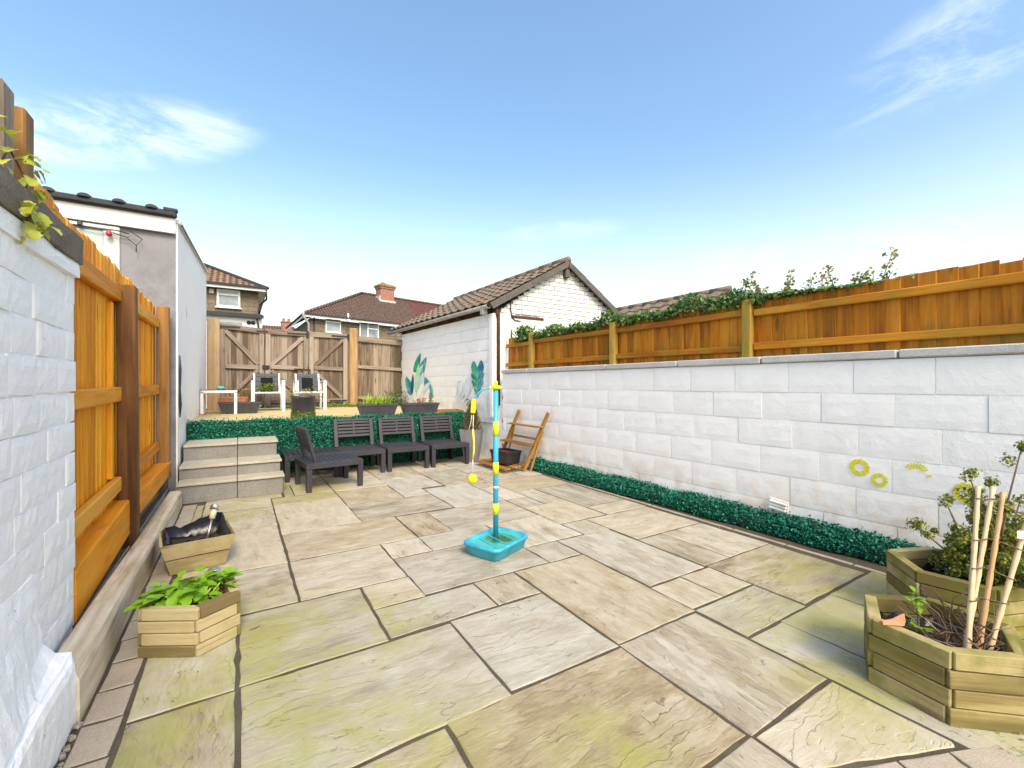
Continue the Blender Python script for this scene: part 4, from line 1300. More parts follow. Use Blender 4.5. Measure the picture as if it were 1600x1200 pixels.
# variegated climber at the top of that wall
def big_leaf(L, Wd, lob=0, curl=.15, seed=0):
    r = random.Random(seed)
    N = 6
    vs, fs = [], []
    for i in range(N+1):
        u = i/N
        w = Wd/2*math.sin(PI*min(1, u*.94+.03))**.75*(1+lob*(.35 if i % 2 else -.2))
        zc = -curl*L*u*u
        vs += [(L*u, -w, zc+w*.25+r.uniform(-.02, .02)*Wd), (L*u, 0, zc), (L*u, w, zc+w*.25+r.uniform(-.02, .02)*Wd)]
    for i in range(N):
        a = i*3
        fs += [[a, a+3, a+4, a+1], [a+1, a+4, a+5, a+2]]
    return MB().add(vs, fs, None, 0, True)
cv = thing('climbing_ivy', 'yellow green variegated ivy hanging over the white wall coping', 'ivy', (-.72, 2.12, 1.8))
vm = [big_leaf(.052, .046, .7, .35, i).mesh('leaf', M_ivyvar) for i in range(4)]
for (x, y, z, az, el, s) in ((-.66, 2.17, 2.10, -60, 20, 1.0), (-.64, 2.20, 2.06, -20, -10, 1.1), (-.63, 2.16, 2.03, -80, -20, 1.0), (-.62, 2.22, 2.0, -30, -30, 1.1), (-.615, 2.18, 1.97, -70, -35, 1.0), (-.62, 2.26, 1.955, 10, -30, 1.0),
                            (-.61, 2.12, 1.87, -60, -50, 1.0), (-.60, 2.16, 1.83, -30, -60, 1.1), (-.60, 2.14, 1.80, -85, -30, 1.0), (-.595, 2.19, 1.795, 0, -40, .9), (-.60, 2.09, 1.84, -90, -50, 1.0), (-.61, 2.24, 1.86, 20, -45, .8), (-.66, 2.10, 2.08, -100, 0, 1.0), (-.65, 2.08, 1.98, -90, -20, 1.1), (-.60, 2.11, 1.775, -50, -70, .9), (-.64, 2.47, 1.95, -20, 20, .35)):
    for q in range(3 if s > .5 else 1):
        jj = lambda a: random.gauss(0, a)
        M = Matrix.Translation((x+jj(.012)*(q > 0), y+jj(.025)*(q > 0), z+jj(.02)*(q > 0))) @ Matrix.Rotation(math.radians(az)+jj(.6)*(q > 0), 4, 'Z') @ Matrix.Rotation(math.radians(-el)+jj(.4)*(q > 0), 4, 'Y') @ Matrix.Rotation(jj(.4), 4, 'X') @ Matrix.Scale(s*random.uniform(.7, 1.05), 4)
        link('leaf', vm[random.randint(0, 3)], cv, M, True)
MB().tube([(-.68, 2.1, 1.93), (-.66, 2.15, 2.05), (-.64, 2.2, 1.98), (-.61, 2.15, 1.85), (-.605, 2.13, 1.78)], .004, 5).build('vine_stem', M_stem, cv, world=True)

# ------------------------------------------------------------------ steps
stp = thing('garden_steps', 'three grey sandstone clad steps up to the terrace', 'steps', (-.06, 6.3, 0))
ST = [(5.69, .215, .425), (5.93, .357, .415), (6.36, .541, .405)]
zp = 0
for i, (yf, zt, xr) in enumerate(ST):
    yb = ST[i+1][0] if i < 2 else 6.93
    xm = -.02
    for (a, b2) in ((-.555, xm-.003), (xm+.003, xr)):
        MB().box(a, b2, yf, yb+.04, zp if i == 0 else zp-.02, zt-.028, .003).build('riser_tile', M_step, stp, world=True)
        MB().box(a-.0, b2+(.018 if b2 == xr else 0), yf-.022, yb+.02, zt-.027, zt, .004).build('tread_slab', M_tread, stp, world=True)
    zp = zt


# ------------------------------------------------------------------ modular garden seats
def seat_unit(name, back=True, label='', grp='charcoal lounge chairs'):
    t = thing(name, label, 'garden chair', (0, 0, 0), 0, grp)
    H = .335
    fr = MB()
    for a in ((-.31, .31, -.325, -.285), (-.31, .31, .285, .325)):
        fr.box(a[0], a[1], a[2], a[3], H-.065, H, .004)
    for a in ((-.31, -.27, -.285, .285), (.27, .31, -.285, .285)):
        fr.box(a[0], a[1], a[2], a[3], H-.065, H, .004)
    fr.build('seat_frame', M_plastic, t)
    n = 8
    for k in range(n):
        y0 = -.283+k*.566/n
        MB().box(-.268, .268, y0+.004, y0+.566/n-.004, H-.022, H+.001, .004).build('seat_slat', M_plastic, t)
    for sx in (-1, 1):
        for sy in (-1, 1):
            x, y = sx*.280, sy*.295
            w0, w1 = .026, .030
            ring = lambda w, z, dx: [(x-w-dx, y-w, z), (x+w-dx, y-w, z), (x+w-dx, y+w, z), (x-w-dx, y+w, z)]
            MB().loft([ring(w0, 0, 0), ring(w1, H-.066, 0)]).build('leg', M_plastic, t)
    if back:
        def bp(x, u): return (x, .215+.105*u, H+.40*u)
        up = (0, -1, .25)
        bk = MB()
        for sx in (-1, 1):
            bk.bar(bp(sx*.255, 0), bp(sx*.255, 1), .055, .035, up, .004)
        bk.bar(bp(-.228, .965), bp(.228, .965), .034, .035, up, .004)
        bk.bar(bp(-.228, .39), bp(.228, .39), .04, .035, up, .004)
        b_o = bk.build('backrest', M_plastic, t)
        for k in range(4):
            u = .515+k*.119
            for s in (-1, 1):
                MB().bar(bp(s*.006, u), bp(s*.228, u), .036, .022, up, .003).build('back_slat', M_plastic, b_o)
        MB().bar(bp(0, .44), bp(0, .93), .03, .018, up, .003).build('back_mullion', M_plastic, b_o)
    return t
base = seat_unit('lounge_chair', True, 'charcoal slatted seat against the hedge, nearest the grey conifer pot')
def place(o, x, y, rz): o.matrix_basis = Matrix.Translation((x, y, 0)) @ Matrix.Rotation(rz, 4, 'Z')
sA = dup(base); sC = dup(base); sD = dup(base)
place(base, 2.765, 6.54, 0)
place(sC, 1.455, 6.56, 0); retag(sC, 'charcoal seat against the hedge, directly behind the seat turned sideways')
place(sD, 2.105, 6.55, .0); retag(sD, 'charcoal seat against the hedge in the middle of the row of three backs')
place(sA, .945, 5.845, PI/2+.105); retag(sA, 'charcoal slatted seat turned sideways in front of the row beside the steps')
stool = seat_unit('lounge_stool', False, 'backless charcoal slatted seat squeezed between steps and the row of seats')
place(stool, .815, 6.56, PI/2)


# ------------------------------------------------------------------ pots and troughs
def tapered(mb, cx, cy, z0, z1, w0, d0, w1, d1, wall=.014, deep=.04, rim=.0):
    def ring(w, d, z): return [(cx-w/2, cy-d/2, z), (cx+w/2, cy-d/2, z), (cx+w/2, cy+d/2, z), (cx-w/2, cy+d/2, z)]
    R = [ring(w0, d0, z0), ring(w1, d1, z1-(.03 if rim else 0))]
    if rim: R += [ring(w1+rim*2, d1+rim*2, z1-.03), ring(w1+rim*2, d1+rim*2, z1)]
    else: R += [ring(w1, d1, z1)]
    R += [ring(w1-wall*2, d1-wall*2, z1), ring(w1-wall*2-.01, d1-wall*2-.01, z1-deep)]
    mb.loft(R, True, True, True)
    return mb
pot = thing('plant_pot', 'tall tapered grey square pot holding the brown conifer', 'plant pot', (3.22, 6.42, 0), math.radians(-38))
tapered(MB(), 0, 0, 0, .53, .20, .20, .345, .345, .016, .05).build('pot_body', M_pot, pot)
MB().box(-.145, .145, -.145, .145, .46, .485, .004).build('soil', M_soil, pot)
co = thing('dwarf_conifer', 'browning cone shaped dwarf conifer in the tall grey pot', 'conifer', (3.22, 6.42, .48))
P, N = [], []
for k in range(6500):
    u = random.random()**.8
    z = u*.47
    R = .178*(1-u)**.75*(1+.22*math.sin(7*u*6+random.random()*6))
    t = random.uniform(0, 2*PI); rr = R*random.uniform(.5, 1.05)
    P.append((3.22+rr*math.cos(t), 6.42+rr*math.sin(t), .485+z+random.gauss(0, .012))); N.append((math.cos(t)*.6, math.sin(t)*.6, .7))
leaf_scatter('foliage', np.array(P), np.array(N), .022, M_conifer, co, .6, .45, .3, world=True, kind='stuff')
MB().tube([(3.22, 6.42, .47), (3.22, 6.42, .85)], [.014, .004], 6).build('trunk', M_stem, co, world=True)

def trough(label, x, y, rz, w=.58, d=.20, h=.19, z=.75):
    t = thing('planter_trough', label, 'planter', (x, y, z), rz, 'dark plastic troughs')
    tapered(MB(), 0, 0, .018, h, w*.86, d*.78, w, d, .012, .035, .010).build('trough_body', M_trough, t)
    for sx in (-1, 1):
        for sy in (-1, 1):
            MB().box(sx*w*.38-.025, sx*w*.38+.025, sy*d*.3-.02, sy*d*.3+.02, 0, .02, .004).build('foot', M_trough, t)
    for k in range(9):
        xx = -w*.42+k*w*.105
        MB().bar((xx*.9, -d*.78/2-.002, .03), (xx, -d/2-.004, h-.035), .006, .004, (0, -1, 0), .001).build('rib', M_trough, t)
    MB().box(-w*.46, w*.46, -d*.42, d*.42, h-.035, h-.02, .003).build('soil', M_soil, t)
    return t
trough('dark plastic trough standing empty in front of the white table', 0.01, 8.95, -.1, .60, .22, .20)
trough('dark plastic trough planted with bright grassy leaves above the hedge', 1.895, 7.17, 0, .60, .20, .19)
trough('dark plastic trough with a red brown plant, next to the mural wall', 2.60, 7.15, 0, .62, .20, .19)
def blades(name, label, x, y, z, w, d, n, hmin, hmax, mat, lean=.10, wd=.009, cat='plant'):
    t = thing(name, label, cat, (x, y, z))
    mb = MB()
    for k in range(n):
        px, py = x+random.uniform(-w, w)/2, y+random.uniform(-d, d)/2
        h = random.uniform(hmin, hmax); a = random.uniform(0, 2*PI); l = random.gauss(0, lean)
        dx, dy = math.cos(a)*l, math.sin(a)*l
        sx, sy = math.cos(a+PI/2)*wd/2, math.sin(a+PI/2)*wd/2
        q = []
        for u, ww in ((0, .7), (.5, 1.0), (.82, .7), (1, .05)):
            c = (px+dx*u*u, py+dy*u*u, z+h*u-abs(l)*.25*u*u)
            q += [(c[0]-sx*ww, c[1]-sy*ww, c[2]), (c[0]+sx*ww, c[1]+sy*ww, c[2])]
        mb.add(q, [[0, 1, 3, 2], [2, 3, 5, 4], [4, 5, 7, 6]])
    mb.build('blades', mat, t, world=True, kind='stuff')
    return t
blades('grassy_plant', 'bright lime green grassy plant in the trough above the hedge', 1.89, 7.17, .90, .46, .12, 150, .08, .24, M_grassy, .09, .012)
mb = MB()
rp = thing('red_plant', 'small red brown leafy plant in the trough by the mural', 'plant', (2.63, 7.15, .91))
for k in range(60):
    a = random.uniform(0, 2*PI); r0 = random.uniform(0, .075); h = random.uniform(.01, .10)
    vs = [(0, -.012, 0), (.02, 0, .006), (0, .012, 0), (-.02, 0, .006)]
    mb.add(vs, [[0, 1, 2, 3]], Matrix.Translation((2.60+r0*math.cos(a)+(.05 if k % 2 else -.04), 7.13+r0*.6*math.sin(a), .92+h)) @ Matrix.Rotation(a, 4, 'Z') @ Matrix.Rotation(random.uniform(-1.4, 1.4), 4, 'X'))
mb.build('leaves', M_redleaf, rp, world=True, kind='stuff')

bar = thing('barrel_pot', 'round mossy black pot standing on the terrace edge', 'plant pot', (.81, 7.20, .75))
prof = [(.0, 0), (.152, 0), (.160, .02), (.163, .30), (.170, .305), (.172, .335), (.158, .336), (.155, .28), (0, .28)]
MB().lathe(prof, 24).build('pot_body', M_trough, bar)
MB().lathe([(0, .288), (.154, .288)], 20).build('soil', M_soil, bar)
P, N = [], []
for k in range(2200):
    t = random.uniform(0, 2*PI); z = abs(random.gauss(0, .045))
    P.append((.81+.166*math.cos(t), 7.20+.166*math.sin(t), .753+z)); N.append((math.cos(t), math.sin(t), .3))
leaf_scatter('moss', np.array(P), np.array(N), .014, M_moss, bar, .6, .7, .3, world=True, kind='stuff')
P, N = [], []
bp_ = thing('straggly_plant', 'straggly yellowing plant spilling over the rim of the black barrel pot', 'plant', (.81, 7.20, 1.05))
mb = MB()
for k in range(22):
    t = random.uniform(0, 2*PI); R = random.uniform(.08, .25)
    tip = Vector((.81+R*math.cos(t), 7.20+R*math.sin(t)*.8, 1.07+random.uniform(-.06, .13)))
    mb.tube([(.81+.04*math.cos(t), 7.2+.04*math.sin(t), 1.04), (.81+R*.5*math.cos(t), 7.2+R*.5*math.sin(t), 1.12), tip], .0025, 4)
    for q in range(7):
        P.append(tip+Vector((random.gauss(0, .03), random.gauss(0, .03), random.gauss(0, .018)))); N.append((0, -.5, .8))
mb.build('stems', M_dry, bp_, world=True)
leaf_scatter('leaves', np.array(P), np.array(N), .026, M_sprig, bp_, .7, .7, .3, world=True, kind='stuff')

# ------------------------------------------------------------------ white framed chairs and table on the terrace
def white_chair(x, y, label):
    t = thing('armchair', label, 'garden chair', (x, y, .75), 0, 'white metal chairs')
    L = lambda n, a, b, w=.035, d=.035: MB().bar(a, b, w, d, (0, -1, 0) if abs(a[2]-b[2]) > .1 else (0, 0, 1), .003).build(n, M_whitemetal, t)
    for s in (-1, 1):
        L('leg', (s*.25, -.28, 0), (s*.25, -.28, .56), .055, .035)
        L('leg', (s*.25, .26, 0), (s*.25, .26, .56), .04, .035)
        L('armrest', (s*.25, -.30, .57), (s*.25, .28, .57), .05, .022)
        L('back_post', (s*.215, .22, .34), (s*.215, .34, .72), .028, .028)
    L('front_rail', (-.225, -.27, .35), (.225, -.27, .35), .03, .028)
    L('stretcher', (-.225, .25, .03), (.225, .25, .03), .03, .02)
    MB().box(-.222, .222, -.255, .24, .34, .355, .004).build('seat', M_sling, t)
    bk = MB()
    q = lambda x0, x1, u0, u1: bk.bar((x0, .22+.12*(u0+u1)/2+.0, .36+.36*(u0+u1)/2), (x1, .22+.12*(u0+u1)/2, .36+.36*(u0+u1)/2), .36*(u1-u0), .02, (0, -1, .33), .002)
    for k in range(3):
        q(-.20, -.105, k*.27, k*.27+.265); q(.105, .20, k*.27, k*.27+.265)
    q(-.20, .20, .815, 1.0)
    bk.build('back_panel', M_sling, t)
    pn_ = MB(); pn_.bar((-.105, .285, .50), (.105, .285, .50), .30, .012, (0, -1, .33), .002); pn_.build('back_inset', M_matte, t)
    return t
white_chair(.46, 9.62, 'white framed garden chair with charcoal back, in front of the gate latch')
white_chair(1.19, 9.62, 'white framed garden chair with charcoal back, half behind the black barrel pot')
P = np.stack([.46+rng.normal(size=500)*.08, 9.72+rng.normal(size=500)*.05, 1.13+rng.random(500)*.14], 1)
wp = thing('weed', 'green weed growing on the seat of the first white chair', 'weed', (.46, 9.72, 1.1))
leaf_scatter('leaves', P, np.repeat([[0, -.3, .9]], 500, 0), .03, M_moss, wp, .7, .5, .3, world=True, kind='stuff')
tb = thing('side_table', 'low white legged table with dark glass top against the white side wall', 'table', (-.29, 9.05, .75))
for sx in (-1, 1):
    for sy in (-1, 1):
        MB().box(sx*.235-.022, sx*.235+.022, sy*.22-.022, sy*.22+.022, 0 if sx > 0 or sy > 0 else .012, .38, .003).build('leg', M_whitemetal, tb)
tf = MB()
tf.box(-.257, .257, -.242, -.20, .36, .405, .003).box(-.257, .257, .20, .242, .36, .405, .003).box(-.257, -.215, -.20, .20, .36, .405, .003).box(.215, .257, -.20, .20, .36, .405, .003)
tf.build('table_frame', M_whitemetal, tb)
MB().box(-.262, .262, -.247, .247, .406, .414, .002).build('glass_top', M_tableglass, tb)
sau = thing('saucer', 'small terracotta saucer under the table leg by the white wall', 'saucer', (-.525, 8.83, .75))
MB().lathe([(0, 0), (.05, 0), (.06, .012), (.054, .012), (.05, .006), (0, .006)], 16).build('saucer_body', M_terracotta, sau)
tl = thing('plastic_tub', 'small teal plastic tub lying on the glass table', 'tub', (-.27, 8.95, 1.164))
MB().lathe([(0, 0), (.05, 0), (.065, .02), (.06, .045), (.035, .06), (0, .065)], 14).build('tub_body', M_teal, tl)
tt = thing('terracotta_trough', 'orange terracotta trough standing behind the white table', 'planter', (-.10, 9.75, .75))
tapered(MB(), 0, 0, 0, .27, .38, .17, .46, .22, .015, .04, .006).build('trough_body', M_terracotta, tt)
MB().box(-.2, .2, -.085, .085, .235, .25, .003).build('soil', M_soil, tt)
tsx = thing('wooden_cross_stick', 'thin wooden cross of sticks standing behind the dark trough', 'stick', (.10, 9.15, .75))
MB().bar((.10, 9.15, .75), (.10, 9.15, 1.21), .012, .012).build('upright', M_ladder, tsx, world=True)
MB().bar((.03, 9.14, 1.165), (.17, 9.14, 1.17), .012, .012).build('crossbar', M_ladder, tsx, world=True)
bs = thing('wispy_bush', 'wispy green bush at the foot of the gate behind the table', 'bush', (.0, 10.15, .75))
P, N = [], []
mb = MB()
for k in range(34):
    x0 = random.uniform(-.30, .34); h = random.uniform(.25, .62)*(1 if abs(x0-.15) < .25 else .65); l = random.gauss(0, .09)
    mb.tube([(x0, 10.15, .75), (x0+l*.5, 10.15, .75+h*.55), (x0+l, 10.13, .75+h)], .004, 4)
    for q in range(16):
        u = random.uniform(.45, 1)
        P.append((x0+l*u+random.gauss(0, .022), 10.13+random.gauss(0, .03), .75+h*u+random.gauss(0, .02))); N.append((0, -.6, .6))
mb.build('stems', M_stem, bs, world=True)
leaf_scatter('leaves', np.array(P), np.array(N), .024, M_ivy, bs, .8, .55, .3, world=True, kind='stuff')
P = np.stack([rng.uniform(-.2, 3.35, 4200), 10.27+rng.normal(size=4200)*.07, .757+np.abs(rng.normal(size=4200))*.028], 1)
P[:, 2] += np.where((P[:, 0] > 1.35) & (P[:, 0] < 2.1), rng.random(4200)*.05, 0)
ms = leaf_scatter('moss', P, np.repeat([[0, -.3, 1.]], 4200, 0), .03, M_moss, None, .7, .6, .3, kind='stuff')
retag(ms, 'green moss and weeds along the foot of the gate', 'moss')
wd = thing('green_weed_clump', 'green weed clump in the corner between fence panel and mural wall', 'weed', (3.05, 10.1, .75))
P = np.stack([3.1+rng.normal(size=900)*.16, 10.12+rng.normal(size=900)*.08, .77+rng.random(900)**1.5*.33], 1)
leaf_scatter('leaves', P, np.repeat([[0, -.5, .8]], 900, 0), .035, M_ivy, wd, .8, .6, .3, world=True, kind='stuff')
# litter and things along the mural wall foot
tr = thing('wooden_tray', 'shallow brown wooden tray lying at the foot of the mural wall', 'tray', (3.10, 7.25, .75), -.03)
tm = MB().box(-.26, .28, -.15, .15, .0, .015, .002).box(-.26, .28, -.16, -.145, 0, .055, .003).box(-.26, .28, .145, .16, 0, .055, .003).box(-.27, -.255, -.16, .16, 0, .055, .003).box(.275, .29, -.16, .16, 0, .055, .003)
tm.build('tray_body', M_post2, tr)
for (n_, lb, x, y, w, h, m) in (('leafy_weed', 'low green weed by the wooden tray under the mural', 2.98, 7.75, .13, .13, M_ivy), ('tall_weed', 'thin dark weed standing beside the mural between trough and tray', 3.22, 8.25, .035, .33, M_ivy), ('leafy_shrub', 'small leafy shrub behind the conifer at the mural wall', 3.50, 7.05, .08, .24, M_ivy), ('bronze_shrub', 'small bronze leaved shrub beside the blue pole at the terrace end', 3.56, 6.98, .05, .22, M_redleaf)):
    t = thing(n_, lb, 'plant', (x, y, .75))
    k = 240
    P = np.stack([x+rng.normal(size=k)*w*.5, y+rng.normal(size=k)*w*.5, .757+rng.random(k)*h], 1)
    leaf_scatter('leaves', P, np.repeat([[0, -.5, .8]], k, 0), .028, m, t, .8, .6, .3, world=True, kind='stuff')
    MB().tube([(x, y, .75), (x+.01, y, .75+h*.9)], .005, 5).build('stem', M_stem, t, world=True)
sl = thing('slate_bowl', 'flat dark grey bowl leaning by the tray under the mural', 'bowl', (3.26, 7.42, .75))
MB().lathe([(0, 0), (.10, 0), (.15, .05), (.14, .05), (.095, .012), (0, .012)], 18).build('bowl_body', M_pot, sl)
ltr = thing('torn_paper_scrap', 'small pale scrap of litter on the terrace near the hedge', 'scrap', (-.17, 7.75, .75))
MB().box(-.05, .05, -.03, .03, 0, .012, .004).build('scrap_body', M_teal, ltr)

# ------------------------------------------------------------------ swing ball game
tray_c = Vector((1.645, 2.865, 0))
ang = math.atan2(2.80-2.64, 1.88-1.51)
sb = thing('swing_ball_set', 'turquoise swing ball set with striped blue pole, yellow ball and water filled base', 'garden game', tuple(tray_c), ang)
def rrect(hx, hy, r, z, n=5):
    out = []
    for (cx, cy, a0) in ((hx-r, hy-r, 0), (-hx+r, hy-r, 90), (-hx+r, -hy+r, 180), (hx-r, -hy+r, 270)):
        for k in range(n+1):
            a = math.radians(a0+90*k/n)
            out.append((cx+r*math.cos(a), cy+r*math.sin(a), z))
    return out
hx, hy = .215, .165
mb = MB()
mb.loft([rrect(hx-.035, hy-.035, .05, 0), rrect(hx-.022, hy-.022, .055, .012), rrect(hx-.004, hy-.004, .06, .072), rrect(hx+.004, hy+.004, .062, .078), rrect(hx+.005, hy+.005, .062, .094), rrect(hx-.002, hy-.002, .06, .100),
         rrect(hx-.020, hy-.020, .05, .098), rrect(hx-.028, hy-.028, .045, .086), rrect(hx-.03, hy-.03, .045, .080)], True, True, True, 0, True)
mb.build('base_tray', M_blue, sb)
for s in (-1, 1):
    MB().box(hx-.016, hx+.003, .07*s-.016, .07*s+.016, .03, .078, .005).build('clip', M_blue, sb)
def water_mat():
    m, g = newmat('green_algae_water')
    n = g.noise(g.obj, 14, 6, .7, .8)
    d = g.add('ShaderNodeVectorMath', {'operation': 'DISTANCE'}, _0=g.obj, _1=(.03, -.01, .086)).outputs['Value']
    f = g.math('ADD', g.math('MULTIPLY', n, .7), g.math('MULTIPLY', g.math('SUBTRACT', 1, g.step(d, .03, .17)), .42))
    fin(g, g.ramp(f, [(.38, (.05, .40, .40)), (.50, (.05, .34, .25)), (.62, (.015, .18, .07)), (.76, (.01, .085, .02))]), .25, g.bump(n, .12, .01), .25)
    return m
MB().loft([rrect(hx-.031, hy-.031, .045, .0805), rrect(hx-.031, hy-.031, .045, .0835)]).build('water', water_mat(), sb)
for k in range(3):
    MB().bar((-.14+.1*k, -.11, .0855), (-.06+.1*k, .12, .0855), .012, .005, (0, 0, 1), .002).build('tray_rib', M_blue, sb)
pp = Vector((1.675, 2.93, 0))
MB().tube([pp+Vector((0, 0, .08)), pp+Vector((0, 0, 1.24))], .0205, 14).build('pole', M_pole, sb, world=True)
d_ = 3.38/685
for (y0, y1) in ((659, 681), (722, 741), (786, 803)):
    MB().tube([pp+Vector((0, 0, 1.25-(y1-601)*d_)), pp+Vector((0, 0, 1.25-(y0-601)*d_))], .0235, 14).build('yellow_sleeve', M_yel, sb, world=True)
MB().tube([pp+Vector((0, 0, 1.25-(762-601)*d_)), pp+Vector((0, 0, 1.25-(759-601)*d_))], .0215, 14).build('white_band', M_string, sb, world=True)
hd = MB()
hd.tube([pp+Vector((0, 0, 1.215)), pp+Vector((0, 0, 1.245))], .031, 14).tube([pp+Vector((0, 0, 1.245)), pp+Vector((0, 0, 1.278))], .016, 12)
cl_ = Vector((-.849, .528, 0))
hd.bar(pp+cl_*-.045+Vector((0, 0, 1.228)), pp+cl_*.05+Vector((0, 0, 1.228)), .034, .02)
hd.build('spiral_head', M_yel, sb, world=True)
fwd = Vector((-.15, -.26, 0))*.1
arm = [pp+cl_*.04+Vector((0, 0, 1.226)), pp+cl_*.09+Vector((0, 0, 1.215)), pp+cl_*.13+Vector((0, 0, 1.19)), pp+cl_*.158+Vector((0, 0, 1.15)), pp+cl_*.168+Vector((0, 0, 1.13))]
MB().tube(arm, .0065, 8).build('spring_arm', M_pole, sb, world=True)
hp = pp+cl_*.172
MB().box(-.019, .019, -.014, .014, -.055, .055, .008).build('swivel_clip', M_yel, sb, Matrix.Translation(hp+Vector((0, 0, 1.085))) @ Matrix.Rotation(.08, 4, 'Y') @ Matrix.Rotation(-.55, 4, 'Z'), True)
zs = lambda py: 1.25-(py-601)*d_
mb = MB()
mb.tube([hp+Vector((0, 0, zs(648))), hp+cl_*.004+Vector((0, 0, zs(675)))], .0035, 6)
mb.tube([hp+cl_*.012+Vector((0, 0, zs(648))), hp+cl_*.020+Vector((0, 0, zs(660))), hp+cl_*.036+Vector((0, 0, zs(672)))], .0025, 5)
mb.tube([hp+cl_*.004+Vector((0, 0, zs(715))), hp+cl_*.006+Vector((0, 0, zs(742)))], .0035, 6)
mb.build('tether_string', M_string, sb, world=True)
MB().tube([hp+cl_*.004+Vector((0, 0, zs(671))), hp+cl_*-.004+Vector((0, 0, zs(690))), hp+cl_*-.003+Vector((0, 0, zs(705))), hp+cl_*.004+Vector((0, 0, zs(717)))], .0075, 8).build('tether_tube', M_yel, sb, world=True)
bl = MB(); bl.lathe([(.0001+.0375*math.sin(PI*i/12), -.0375*math.cos(PI*i/12)) for i in range(13)], 20)
bl.build('ball', M_ball, sb, Matrix.Translation(hp+cl_*.006+Vector((0, 0, zs(748)))), True)

# ------------------------------------------------------------------ leaning plant ladder with box
ld = thing('plant_ladder', 'amber wooden plant ladder leaning on the white wall', 'plant stand', (3.5, 5.5, 0))
fR, tR = Vector((3.465, 5.26, .0)), Vector((3.675, 4.94, .862))
fL, tL = Vector((3.455, 5.98, .0)), Vector((3.655, 5.66, .862))
beam(ld, 'side_pole', fR, tR, .06, .034, M_ladder, (-1, 0, .2), .012, True)
beam(ld, 'side_pole', fL, tL, .06, .034, M_ladder, (-1, 0, .2), .012, True)
beam(ld, 'rear_leg', (3.56, 5.225, 0), fR.lerp(tR, .68)+Vector((.035, .0, 0)), .04, .026, M_ladder, (-1, 0, .2), .008, True)
beam(ld, 'rear_leg', (3.56, 5.92, 0), fL.lerp(tL, .68)+Vector((.035, 0, 0)), .04, .026, M_ladder, (-1, 0, .2), .008, True)
def shelf(u, depth, n, tilt=0, ext=.07):
    a, b2 = fR.lerp(tR, u), fL.lerp(tL, u)
    ax = (b2-a).normalized()
    a, b2 = a-ax*.03, b2+ax*ext
    for k in range(n):
        o = Vector((-.035-depth*(k+.5)/n+.03, -.008*k, -.004*k))
        beam(ld, 'shelf_slat', a+o, b2+o, depth/n-.008, .016, M_ladder, (0, 0, 1), .006, True, .003)
shelf(.76, .085, 2); shelf(.46, .12, 3)
beam(ld, 'back_rail', fR.lerp(tR, .55)+Vector((.02, 0, 0)), fL.lerp(tL, .55)+Vector((.02, 0, 0)), .02, .035, M_ladder, (0, 0, 1), .005, True)
a, b2 = fR.lerp(tR, .10), fL.lerp(tL, .10)
for k in range(6):
    o = Vector((-.02-.062*k, .0, -.012*k*.5))
    beam(ld, 'shelf_slat', a+o+Vector((0, .02, 0)), b2+o+Vector((0, .16, 0)), .05, .016, M_ladder, (0, 0, 1), .006, True, .003)
bxo = thing('storage_box', 'black ribbed plastic box sitting on the lowest ladder shelf', 'box', (3.345, 5.56, .10), math.radians(8))
tapered(MB(), 0, 0, 0, .185, .24, .34, .275, .385, .012, .05, .006).build('box_body', M_black, bxo)
MB().box(-.133, .133, -.188, .188, .148, .1515, .001).build('red_line', plain('dull_red_line', (.12, .02, .02), .5), bxo)

# ------------------------------------------------------------------ hexagonal timber planters
def hexplanter(label, corners, z0, height, layers, mat, th=.044, name='timber_planter', grp=None):
    c = sum((Vector(p) for p in corners), Vector((0, 0)))/len(corners)
    t = thing(name, label, 'planter', (c.x, c.y, z0), 0, grp)
    n = len(corners); P = [Vector(p)-c for p in corners]
    h = height/layers
    for L in range(layers):
        for i in range(n):
            a, b2 = P[i], P[(i+1) % n]
            d = (b2-a).normalized(); nr = Vector((-d.y, d.x))
            if nr.dot(-(a+b2)) < 0: nr = -nr
            # alternate which rail runs through at each corner
            e0, e1 = (.0, -.016) if L % 2 == 0 else (-.016, .0)
            A2 = a-d*e0+nr*th/2; B2 = b2+d*e1+nr*th/2
            A3, B3 = Vector((A2.x, A2.y, h*(L+.5))), Vector((B2.x, B2.y, h*(L+.5)))
            jz_ = .0011*((i*2) % 5)-.002
            jx = lambda: Vector((random.uniform(-.0012, .0012), random.uniform(-.0012, .0012), jz_))
            beam(t, 'rail', A3+jx(), B3+jx(), th, h-.0048, mat, (0, 0, 1), .0025, False, .0007)
    # soil and liner inside
    ins = [p*(1-(th+.006)/p.length) for p in P]
    MB().prism([tuple(p) for p in ins], .01, height*.62).build('soil', M_soil, t)
    mb = MB()
    N = 36
    ring0, ring1, ring2 = [], [], []
    for k in range(N):
        u = k/N*n; i = int(u); f = u-i
        p = ins[i].lerp(ins[(i+1) % n], f)
        w = .97+random.uniform(-.03, .008)
        ring0.append((p.x*1.0, p.y*1.0, height*.5)); ring1.append((p.x*w, p.y*w, height*(.70+random.uniform(-.05, .12)))); ring2.append((p.x*(w-.10), p.y*(w-.10), height*(.64+random.uniform(-.05, .04))))
    mb.loft([ring0, ring1, ring2], True, False, False)
    mb.build('liner', M_liner, t)
    return t
hexA = hexplanter('tan timber planter full of bright green leaves near the sleeper', [(-.395, 2.60), (-.165, 2.465), (.005, 2.57), (-.03, 2.80), (-.21, 2.90), (-.385, 2.80)], 0, .225, 4, M_planterT)
def hexc(cx, cy, s, a0): return [(cx+s*math.cos(math.radians(a0+60*k)), cy+s*math.sin(math.radians(a0+60*k))) for k in range(6)]
